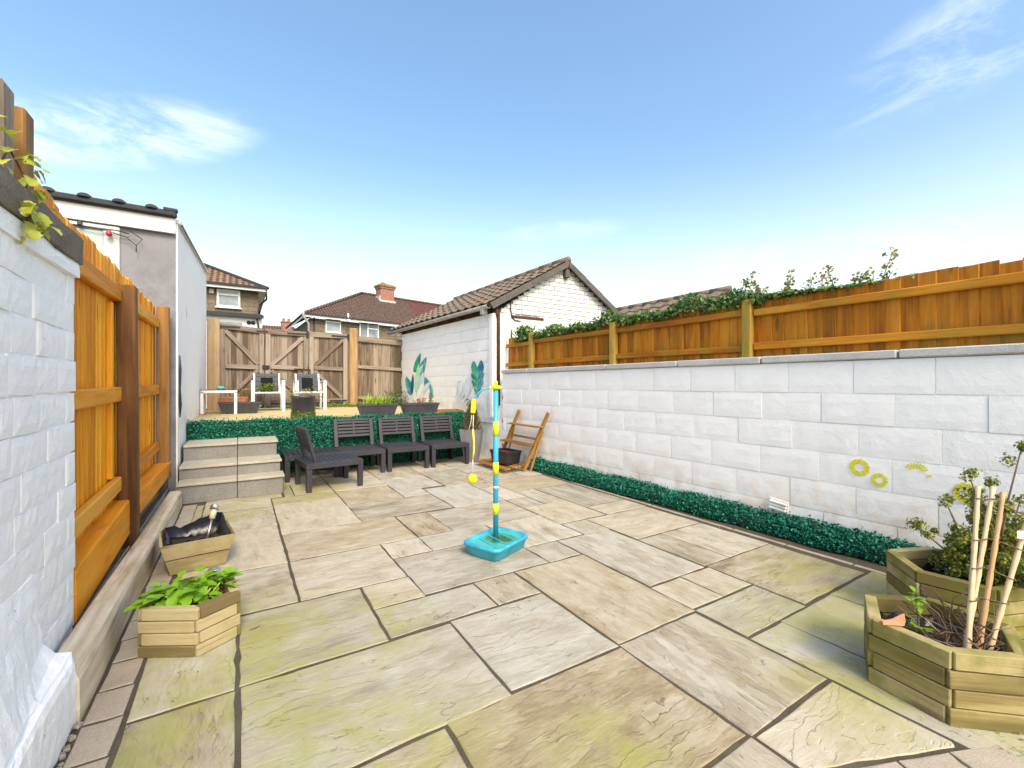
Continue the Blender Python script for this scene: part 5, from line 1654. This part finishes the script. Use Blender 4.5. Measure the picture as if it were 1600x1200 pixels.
hexC = hexplanter('mossy hexagonal timber planter holding the bamboo canes', [(2.205, .515), (2.395, .345), (2.655, .43), (2.70, .70), (2.49, .875), (2.245, .775)], 0, .275, 4, M_planter)
hexD = hexplanter('large mossy hexagonal planter against the wall holding the evergreen shrub', [(2.94, .81), (2.985, .525), (3.25, .42), (3.48, .60), (3.44, .90), (3.175, 1.01)], 0, .30, 5, M_planter)
# lip chip on the near planter, orange peg
pg = thing('broken_clay_piece', 'small orange clay fragment resting on the rim of the cane planter', 'clay piece', (2.262, .70, .276), -.55)
mb = MB()
mb.loft([[(-.045, -.012, 0), (-.045, .012, 0), (-.04, .0, .012)], [(.0, -.016, 0), (.0, .014, 0), (.0, .0, .018)], [(.03, -.022, .0), (.03, .020, .0), (.032, .0, .034)], [(.045, -.012, .012), (.045, .010, .012), (.05, 0, .04)]])
mb.build('fragment', M_orange, pg)

# leafy plant in planter A: each big leaf its own piece
fa = thing('leafy_plant', 'bright green crinkled leafy plant filling the tan timber planter', 'plant', (-.20, 2.69, .14))
fm = [big_leaf(.085, .058, .7, .2, 40+i).mesh('leaf', M_fern) for i in range(6)]
for k in range(100):
    a = random.uniform(0, 2*PI); R = random.uniform(.0, .135); h = random.uniform(.03, .125)
    bx_, by_ = -.20+R*math.cos(a)*1.15, 2.685+R*math.sin(a)*.8
    M = Matrix.Translation((bx_, by_, .165+h)) @ Matrix.Rotation(a+random.gauss(0, .5), 4, 'Z') @ Matrix.Rotation(random.uniform(-.6, .5), 4, 'Y') @ Matrix.Rotation(random.uniform(-.5, .5), 4, 'X') @ Matrix.Scale(random.uniform(.5, .95), 4)
    link('leaf', fm[k % 6], fa, M, True)
for (x, y, z, az) in ((-.33, 2.66, .235, 190), (-.36, 2.64, .225, 200), (-.31, 2.70, .24, 170), (-.10, 2.72, .26, 20), (-.07, 2.70, .25, 10), (-.30, 2.64, .25, 215)):
    link('leaf', fm[random.randint(0, 5)], fa, Matrix.Translation((x, y, z)) @ Matrix.Rotation(math.radians(az), 4, 'Z') @ Matrix.Rotation(-.15, 4, 'Y') @ Matrix.Scale(1.05, 4), True)
mb = MB()
for k in range(18):
    a = random.uniform(0, 2*PI)
    mb.tube([(-.20+.05*math.cos(a), 2.68+.04*math.sin(a), .13), (-.20+.08*math.cos(a), 2.68+.06*math.sin(a), .20), (-.20+.12*math.cos(a), 2.68+.09*math.sin(a), .25)], .0035, 5)
mb.build('stalks', plain('pale_green_stalk', (.35, .42, .08), .5), fa, world=True)

# square tapered planter with bin liner
pb = thing('square_planter', 'square tapered wooden planter lined with torn black film', 'planter', (-.255, 3.77, 0), math.radians(8))
hB = .215
def tp_side(k):
    Mr = Matrix.Rotation(k*PI/2, 4, 'Z')
    b0, t0 = .15, .205
    for j, (u0, u1) in enumerate(((0, .49), (.5, 1.0))):
        w0, w1 = b0+(t0-b0)*u0, b0+(t0-b0)*u1
        z0, z1 = hB*u0+.006, hB*u1
        th = .014
        vs = [(-w0, -w0, z0), (w0, -w0, z0), (w1, -w1, z1), (-w1, -w1, z1), (-w0+th, -w0+th, z0), (w0-th, -w0+th, z0), (w1-th, -w1+th, z1), (-w1+th, -w1+th, z1)]
        fs = [[0, 1, 2, 3], [7, 6, 5, 4], [3, 2, 6, 7], [4, 5, 1, 0], [1, 5, 6, 2], [0, 3, 7, 4]]
        MB().add(vs, fs).build('side_board', M_planterT, pb, Mr)
for k in range(4): tp_side(k)
MB().box(-.165, .165, -.165, .165, .10, .15, .004).build('soil', M_soil, pb)
mb = MB()
N = 40; r0, r1, r2_, r3 = [], [], [], []
for k in range(N):
    a = 2*PI*k/N; s = 1/max(abs(math.cos(a)), abs(math.sin(a)))
    u = s*.168
    back = max(0, math.sin(a-.35))
    jz = random.uniform(-.006, .008)+.005*math.sin(k*.9)+.006*math.sin(k*2.3)
    r0.append((math.cos(a)*u*.93, math.sin(a)*u*.93, .13)); r1.append((math.cos(a)*u*1.09, math.sin(a)*u*1.09, .19+jz*.5+.03*back+.055*max(0, math.cos(a-.75))**3)); 
    r2_.append((math.cos(a)*u*(.99+.03*math.sin(k*1.7)), math.sin(a)*u*(.99+.03*math.sin(k*1.7)), .212+jz+.025*back+.075*max(0, math.cos(a-.75))**4)); r3.append((math.cos(a)*u*.80, math.sin(a)*u*.80, .165+random.uniform(-.02, .02)))
mb.loft([r0, r1, r2_, r3], True, False, False, 0, True)
mb.build('liner', M_liner, pb)
def solar(label, x, y, z0, z1, dx=0, dy=0):
    t = thing('solar_light', label, 'garden light', (x, y, z0), 0, 'solar stake lights')
    a, b2 = Vector((x, y, z0)), Vector((x+dx, y+dy, z1))
    ax = (b2-a).normalized()
    MB().tube([a, a.lerp(b2, .62)], .009, 8).build('stake', M_steel, t, world=True)
    MB().tube([a.lerp(b2, .62), b2-ax*.03], .020, 10).build('lens', plain('clear_lens', (.55, .47, .33), .25), t, world=True)
    MB().tube([b2-ax*.032, b2-ax*.004, b2], [.029, .029, .026], 14).build('cap', M_steel, t, world=True)
solar('steel capped solar light leaning out of the square lined planter', -.20, 3.79, .13, .365, .05, .10)
solar('short steel capped solar light at the back of the leafy planter', -.115, 2.83, .10, .268, .0, .0)
dl = MB()
lf_ = thing('dead_leaf', 'small brown dead leaf beside the leafy timber planter', 'leaf', (.04, 2.60, .004))
big_leaf(.05, .022, .2, -.3, 3).build('leaf_blade', M_dry, lf_)

# bamboo canes in planter C
canes = [((2.33, .50, .15), (2.565, .515, .835), 'leftmost bamboo cane of four tied upright in the front hexagonal planter'),
         ((2.37, .52, .15), (2.63, .485, .83), 'second bamboo cane from the left in the tied bundle'),
         ((2.40, .49, .15), (2.62, .455, .815), 'third bamboo cane, leaning close against the second in the tied bundle'),
         ((2.44, .475, .15), (2.66, .385, .78), 'rightmost bamboo cane of the tied bundle, cut by the frame edge')]
for a, b2, lb in canes:
    t = thing('bamboo_cane', lb, 'cane', a, 0, 'bamboo canes in the planter')
    a, b2 = Vector(a), Vector(b2)
    pts, rs = [], []
    for k in range(19):
        u = k/18
        pts.append(a.lerp(b2, u)); rs.append(.0092-.0018*u+(.0018 if k % 3 == 0 else 0))
    M, L = frame(a, b2)
    inv = M.inverted()
    MB().tube([inv @ p for p in pts], rs, 8).build('cane_shaft', M_bamboo, t, M, True)
tw = thing('garden_twine', 'thin dark twine tying the bamboo canes together', 'twine', (2.5, .5, .5))
mb = MB()
for u, e in ((.93, .01), (.72, .02), (.55, .01), (.40, .02)):
    q = [Vector(c[0]).lerp(Vector(c[1]), u+random.uniform(-e, e)) for c in canes]
    mb.tube([q[0]+Vector((-.02, 0, 0)), q[0]+Vector((0, -.013, 0)), q[1]+Vector((0, -.013, .004)), q[2]+Vector((0, -.013, 0)), q[3]+Vector((0, -.013, -.01)), q[3]+Vector((.03, 0, 0))], .0025, 5)
mb.build('twine_loops', M_stem, tw, world=True, kind='stuff')
lab = thing('plant_label', 'crumpled white plant label tied to the right bamboo cane', 'label', (2.66, .41, .68))
MB().add([(-.03, 0, -.014), (.0, -.006, -.018), (.035, .0, -.012), (.034, .0, .018), (.002, -.005, .014), (-.028, 0, .016)], [[0, 1, 4, 5], [1, 2, 3, 4]]).build('label_card', M_cover, lab, Matrix.Translation((2.60, .395, .665)) @ Matrix.Rotation(-.6, 4, 'Z'), True)
# tangle of dry vine and the fresh shoot
vn = thing('dry_vine', 'tangle of dry bare vine stems around the bamboo canes', 'vine', (2.42, .55, .18))
mb = MB()
for k in range(46):
    t = random.uniform(0, 2*PI); R = random.uniform(.02, .14)
    p = Vector((2.42+random.gauss(0, .05), .53+random.gauss(0, .05), .17))
    pts = [p]
    d = Vector((random.gauss(0, .5), random.gauss(0, .5), random.uniform(.2, 1.3))).normalized()
    for q in range(5):
        d = (d+Vector((random.gauss(0, .45), random.gauss(0, .45), random.gauss(-.05, .35)))).normalized()
        nx = pts[-1]+d*.055
        if (nx.to_2d()-Vector((2.45, .58))).length > .19: d = (Vector((2.45, .58, nx.z))-nx).normalized(); nx = pts[-1]+d*.05
        nx.z = min(max(nx.z, .165), .55)
        pts.append(nx)
    mb.tube(pts, random.uniform(.0016, .0034), 4)
mb.build('vine_stems', M_stem, vn, world=True)
mb = MB()
for k in range(20):
    p = Vector((2.44+random.gauss(0, .06), .54+random.gauss(0, .05), .175+random.uniform(0, .12))); d = Vector((random.gauss(0, 1), random.gauss(0, 1), random.gauss(0, .35))).normalized()
    mb.tube([p, p+d*.05, p+d*.10+Vector((0, 0, random.uniform(-.02, .02)))], .0016, 4)
mb.build('dry_stalks', M_dry, vn, world=True, kind='stuff')
sh = thing('fresh_shoot', 'fresh green seedling shoot growing in the cane planter', 'plant', (2.36, .64, .18))
sm_ = [big_leaf(.04, .016, .3, .3, 70+i).mesh('leaf', M_fern) for i in range(3)]
MB().tube([(2.36, .64, .17), (2.365, .645, .27), (2.39, .66, .36)], .003, 5).build('stem', M_stem, sh, world=True)
for k in range(30):
    top_ = k > 14
    c = Vector((2.39, .66, .355)) if top_ else Vector((2.36, .645, .265))
    M = Matrix.Translation(c+Vector((random.gauss(0, .01), random.gauss(0, .01), random.gauss(0, .016)))) @ Matrix.Rotation(random.uniform(0, 6.3), 4, 'Z') @ Matrix.Rotation(random.uniform(-1.0, .3), 4, 'Y')
    link('leaf', sm_[k % 3], sh, M, True)

# evergreen shrub in planter D: branches with knobbly clumps
es = thing('evergreen_shrub', 'knobbly yellow green evergreen shrub behind the bamboo canes', 'shrub', (3.22, .68, .22))
mb = MB(); P, N = [], []
tips = []
base_ = Vector((3.27, .61, .18))
for k in range(80):
    a = random.uniform(0, 2*PI); el = random.uniform(.1, 1.35)
    L = random.uniform(.20, .47)*(.75+.25*math.sin(el))
    d = Vector((math.cos(a)*math.cos(el), math.sin(a)*math.cos(el), math.sin(el)))
    side = d.dot(Vector((-.55, .83, 0)))
    if side > .15: L *= .55
    p1 = base_+d*L*.5+Vector((0, 0, .03)); p2 = base_+d*L+Vector((0, 0, .04+.06*math.sin(el)))
    if p2.x > 3.72: p2.x = 3.72
    mb.tube([base_, p1, p2], [.007, .005, .003], 5)
    tips.append(p2)
    for q in range(4):
        tips.append(p1.lerp(p2, random.uniform(.0, .9))+Vector((random.gauss(0, .03), random.gauss(0, .03), random.gauss(0, .03))))
for p2 in (Vector((3.06, .85, .50)), Vector((3.14, .75, .64)), Vector((3.22, .68, .78)), Vector((3.35, .52, .93)), Vector((3.30, .62, .74)), Vector((3.36, .7, .66))):
    pm = (base_+p2)/2+Vector((random.gauss(0, .02), random.gauss(0, .02), .03))
    mb.tube([base_, pm, p2], [.007, .005, .003], 5)
    tips += [p2, p2+Vector((.012, -.01, .012))]
    for q in range(5):
        u = random.uniform(.25, .95)
        tips.append(base_.lerp(p2, u)+Vector((random.gauss(0, .035), random.gauss(0, .035), .02+random.gauss(0, .02))))
for c in tips:
    r = random.uniform(.012, .036)
    for q in range(60):
        v = Vector((random.gauss(0, 1), random.gauss(0, 1), random.gauss(0, 1))).normalized()
        P.append(c+v*r*random.uniform(.4, 1.35)); N.append(tuple(v))
mb.build('branches', M_stem, es, world=True)
leaf_scatter('foliage', np.array(P), np.array(N), .017, M_shrub, es, .45, .6, .35, world=True, kind='stuff')

# moss crumbs and leaf litter at the planters and hedge foot
P = []
for k in range(420):
    c = random.choice(((2.28, .60), (2.3, .45), (-.2, 2.52), (3.5, 1.0), (3.6, 2.5), (3.62, 4.2), (-.36, 3.2)))
    P.append((c[0]+random.gauss(0, .05), c[1]+random.gauss(0, .14), .004+random.random()*.004))
lt = leaf_scatter('leaf_litter', np.array(P), np.repeat([[0, 0, 1.]], len(P), 0), .012, M_sprig, None, .3, .5, .2, kind='stuff')
retag(lt, 'scattered crumbs of leaf litter on the paving', 'litter')

# ------------------------------------------------------------------ houses beyond
def win(parent, p, ux, w, h, style=0):
    """window set in a wall; p = lower left corner, ux = unit vector along the wall, outward = -Y side"""
    p = Vector(p); ux = Vector(ux).normalized(); up = Vector((0, 0, 1)); out = ux.cross(up)
    Mw = Matrix((ux, -out, up)).transposed().to_4x4(); Mw.translation = p
    fr = MB()
    t = .075
    bars = [(0, w, 0, t), (0, w, h-t, h), (0, t, t, h-t), (w-t, w, t, h-t)]
    if style == 0: bars.append((t, w-t, h*.66, h*.66+t))
    if style == 1: bars += [(w*.40, w*.40+t, t, h-t), (w*.40+t, w-t, h*.62, h*.62+t)]
    for a in bars:
        fr.box(a[0], a[1], -.06, .02, a[2], a[3], .006)
    o = fr.build('window', M_fascia, parent, Mw, True)
    MB().box(t*.5, w-t*.5, -.015, .01, t*.5, h-t*.5, .002).build('pane', M_glass, o)
    MB().box(-.06, w+.06, -.11, .01, -.05, .0, .006).build('sill', M_fascia, o)
    return o
def tiled(parent, poly, mat, name='roof', rows=18, th=.03, off=(0, 0)):
    """roof plane of stepped tile courses; poly: eave-left, eave-right, top-right, top-left (top may be one point)"""
    P = [Vector(p) for p in poly]
    eL, eR, tR_, tL_ = P
    mb = MB()
    n = (eR-eL).cross(tL_-eL).normalized()
    if n.z < 0: n = -n
    xx = (eR-eL).normalized(); yy = n.cross(xx)
    M = Matrix((xx, yy, n)).transposed().to_4x4(); M.translation = eL
    inv = M.inverted()
    for k in range(rows):
        u0, u1 = k/rows, (k+1.0)/rows
        a, b2 = eL.lerp(tL_, u0)+n*th, eR.lerp(tR_, u0)+n*th
        c, d = eR.lerp(tR_, u1)+n*.002, eL.lerp(tL_, u1)+n*.002
        a0, b0 = eL.lerp(tL_, u0)-n*.004, eR.lerp(tR_, u0)-n*.004
        mb.quad(*[tuple(inv @ q) for q in (a, b2, c, d)]); mb.quad(*[tuple(inv @ q) for q in (a0, b0, b2, a)])
    return mb.build(name, mat, parent, M, True)

# left house, square on to the yard
hl = thing('house', 'stone walled house with brown tiled hip roof left of the gate', 'house', (-1.5, 25, 0))
MB().prism([(-6, 22), (.70, 22), (.70, 30), (-6, 30)], 0, 5.25).build('wall', M_stone, hl, world=True)
MB().quad((-6.2, 21.7, 5.28), (.98, 21.7, 5.28), (.98, 30.3, 5.28), (-6.2, 30.3, 5.28)).build('soffit', M_fascia, hl, world=True)
tiled(hl, [(-6.3, 21.62, 5.36), (1.02, 21.62, 5.36), (-2.6, 25.8, 7.35), (-6.3, 25.8, 7.35)], M_roofL, rows=14)
tiled(hl, [(1.02, 21.62, 5.36), (1.02, 30.4, 5.36), (-2.6, 26.2, 7.35), (-2.6, 25.8, 7.35)], M_roofL, rows=14)
MB().tube([(1.04, 21.60, 5.40), (-2.6, 25.8, 7.41)], .075, 6).build('hip_ridge', M_tiledark, hl, world=True)
MB().bar((-6.3, 21.60, 5.31), (1.0, 21.60, 5.31), .03, .14).build('fascia', M_fascia, hl, world=True)
MB().bar((-6.3, 21.54, 5.39), (1.0, 21.54, 5.39), .09, .08).build('gutter', M_tiledark, hl, world=True)
MB().tube([(.98, 21.6, 5.32), (1.0, 21.75, 4.95), (.78, 21.9, 4.72), (.73, 21.95, 4.5), (.73, 21.95, 4.2)], .045, 6).build('downpipe', M_iron, hl, world=True)
win(hl, (-.80, 21.99, 4.50), (1, 0, 0), .83, .74, 0)
MB().box(-1.06, -.90, 21.93, 22.0, 5.03, 5.22, .01).build('alarm_box', plain('cream_plastic', (.66, .62, .45), .5), hl, world=True)
MB().prism([(-5, 20.6), (.78, 20.6), (.78, 22), (-5, 22)], 0, 3.98).build('extension_wall', M_whiter, hl, world=True)
MB().add([(-5, 20.42, 4.02), (.82, 20.42, 4.02), (.82, 22.02, 4.32), (-5, 22.02, 4.32), (-5, 20.42, 3.92), (.82, 20.42, 3.92), (.82, 22.02, 4.22), (-5, 22.02, 4.22)], [[0, 1, 2, 3], [4, 7, 6, 5], [0, 4, 5, 1], [1, 5, 6, 2], [3, 7, 4, 0]]).build('extension_roof', M_tiledark, hl, world=True)
MB().bar((-5, 20.40, 3.99), (.84, 20.40, 3.99), .1, .13).build('extension_gutter', M_tiledark, hl, world=True)
MB().box(-.75, .10, 20.56, 20.61, 3.1, 3.72, .01).build('extension_window', M_glass, hl, world=True)
MB().tube([(.6, 20.5, 3.9), (.66, 20.52, 3.6), (.66, 20.52, 2.4)], .04, 6).build('downpipe', M_iron, hl, world=True)
for x in (.32, .47):
    MB().lathe([(0, 0), (.075, 0), (.075, .05), (0, .05)], 12).build('vent', M_iron, hl, Matrix.Translation((x, 20.6, 3.75)) @ Matrix.Rotation(PI/2, 4, 'X'), True)

# right house, turned a little
HP = Vector((3.75, 30.64, 0)); hd_ = Vector((.974, .227, 0)).normalized(); hv = Vector((-.03, 1, 0)).normalized()
def H(s, b, z): return tuple(HP+hd_*s+hv*b+Vector((0, 0, z)))
hr = thing('house', 'stone walled terrace house with dark hip roof and red brick chimney', 'house', H(6, 4, 0))
MB().prism([H(.12, .1, 0)[:2], H(17, .1, 0)[:2], H(17, 8.2, 0)[:2], H(.12, 8.2, 0)[:2]], 0, 5.55).build('wall', M_stone, hr, Matrix.Identity(4), True)
zE = 5.72
tiled(hr, [H(-.28, -.3, zE), H(8.6, -.3, zE), H(8.6, 4.1, 8.45), H(4.75, 4.1, 8.45)], M_roofR, rows=20)
tiled(hr, [H(8.6, -.3, zE-.005), H(17, -.3, zE-.005), H(17, 4.1, 8.445), H(8.6, 4.1, 8.445)], M_roofR2, rows=20)
tiled(hr, [H(-.28, 8.5, zE), H(-.28, -.3, zE), H(4.75, 4.1, 8.45), H(4.75, 4.1, 8.45)], M_roofR, rows=20)
MB().tube([H(-.28, -.3, zE+.06), H(4.75, 4.1, 8.52)], .11, 6).tube([H(4.75, 4.1, 8.52), H(17, 4.1, 8.52)], .10, 6).build('ridge', M_roofR, hr, world=True)
MB().bar(H(-.28, -.32, zE-.10), H(17, -.32, zE-.10), .04, .17).bar(H(-.30, -.32, zE-.10), H(-.30, 8.5, zE-.10), .04, .17).build('fascia', M_fascia, hr, world=True)
MB().bar(H(-.34, -.38, zE+.0), H(17, -.38, zE+.0), .1, .09).bar(H(-.36, -.3, zE), H(-.36, 8.5, zE), .1, .09).build('gutter', M_tiledark, hr, world=True)
win(hr, H(1.08, .08, 4.72), hd_, 1.02, 1.0, 0)
win(hr, H(3.42, .08, 4.35), hd_, 1.45, 1.32, 1)
MB().tube([H(.35, -.02, 5.6), H(.35, -.02, 2.5)], .05, 6).build('downpipe', M_iron, hr, world=True)
MB().tube([H(-.40, -.5, 6.15), H(-.40, -.5, 5.55), H(-.02, -.1, 5.15), H(-.02, -.1, 2.4)], .07, 8).build('flue_pipe', plain('grey_pipe', (.5, .5, .48), .5), hr, world=True)
MB().bar(H(2.5, -.42, 5.75), H(2.5, -.42, 6.02), .10, .10, (1, 0, 0)).bar(H(2.42, -.45, 5.55), H(2.58, -.45, 5.55), .2, .16).build('pipe_box', M_fascia, hr, world=True)
ch = MB()
Mc = Matrix((hd_, Vector((-hd_.y, hd_.x, 0)), Vector((0, 0, 1)))).transposed().to_4x4()
Mc.translation = H(6.6, 3.6, 0)
def brickmat():
    m, g = newmat('chimney_brick')
    sp = g.add('ShaderNodeSeparateXYZ', Vector=g.obj)
    v = g.add('ShaderNodeCombineXYZ', X=g.math('ADD', sp.outputs[0], sp.outputs[1]), Y=sp.outputs[2], Z=0.0).outputs[0]
    br = g.add('ShaderNodeTexBrick', Vector=v, Color1=(.24, .075, .045), Color2=(.36, .14, .085), Mortar=(.3, .22, .17), Scale=1.0)
    br.inputs['Mortar Size'].default_value = .012; br.inputs['Brick Width'].default_value = .23; br.inputs['Row Height'].default_value = .078
    fin(g, g.mix(.35, br.outputs[0], g.ramp(g.noise(g.obj, 4, 5), [(.3, (.2, .06, .04)), (.7, (.4, .2, .13))])), .9)
    return m
M_chim = brickmat()
cho = MB().box(-.62, .62, -.4, .4, 7.3, 8.95, .02).box(-.68, .68, -.46, .46, 8.95, 9.10, .02).build('chimney', M_chim, hr, Mc, True)
MB().box(-.74, .74, -.52, .52, 9.10, 9.27, .03).box(-.6, .6, -.4, .4, 9.27, 9.34, .03).build('chimney_cap', granular('mossy_mortar', [(.3, (.14, .11, .03)), (.6, (.26, .20, .07)), (.8, (.34, .28, .15))], 12, 3), cho)
for x, h in ((-.25, .2), (-.05, .16), (.2, .12)):
    MB().lathe([(0, h), (.10, h), (.12, 0)], 10).build('chimney_pot', M_gtile, cho, Matrix.Translation((x, 0, 9.33)))
MB().box(-.70, .70, -.50, -.40, 7.85, 8.02, .03).box(-.72, -.63, -.45, .3, 7.9, 8.35, .02).build('chimney_flashing', M_coping, cho)

# far house, only roof ridge and chimney show over the gate
hf = thing('house', 'far house of which only roof ridge and red chimney show above the gate', 'house', (2.8, 48, 0))
MB().prism([(1.0, 45.5), (5.2, 45.5), (5.2, 51), (1.0, 51)], 0, 5.2).build('wall', M_stone, hf, world=True)
tiled(hf, [(.6, 45.0, 5.1), (5.6, 45.0, 5.1), (4.6, 48.2, 6.95), (1.9, 48.2, 6.95)], M_roofR, rows=12)
fc = MB().box(3.35, 4.2, 46.2, 47.0, 5.6, 7.08, .03).box(3.30, 4.25, 46.15, 47.05, 7.08, 7.22, .03).build('chimney', M_chim, hf, world=True)
for x in (3.55, 3.98):
    MB().lathe([(0, .32), (.10, .32), (.13, 0)], 10).build('chimney_pot', M_brickred, fc, Matrix.Translation((x, 46.6, 7.21)), True)
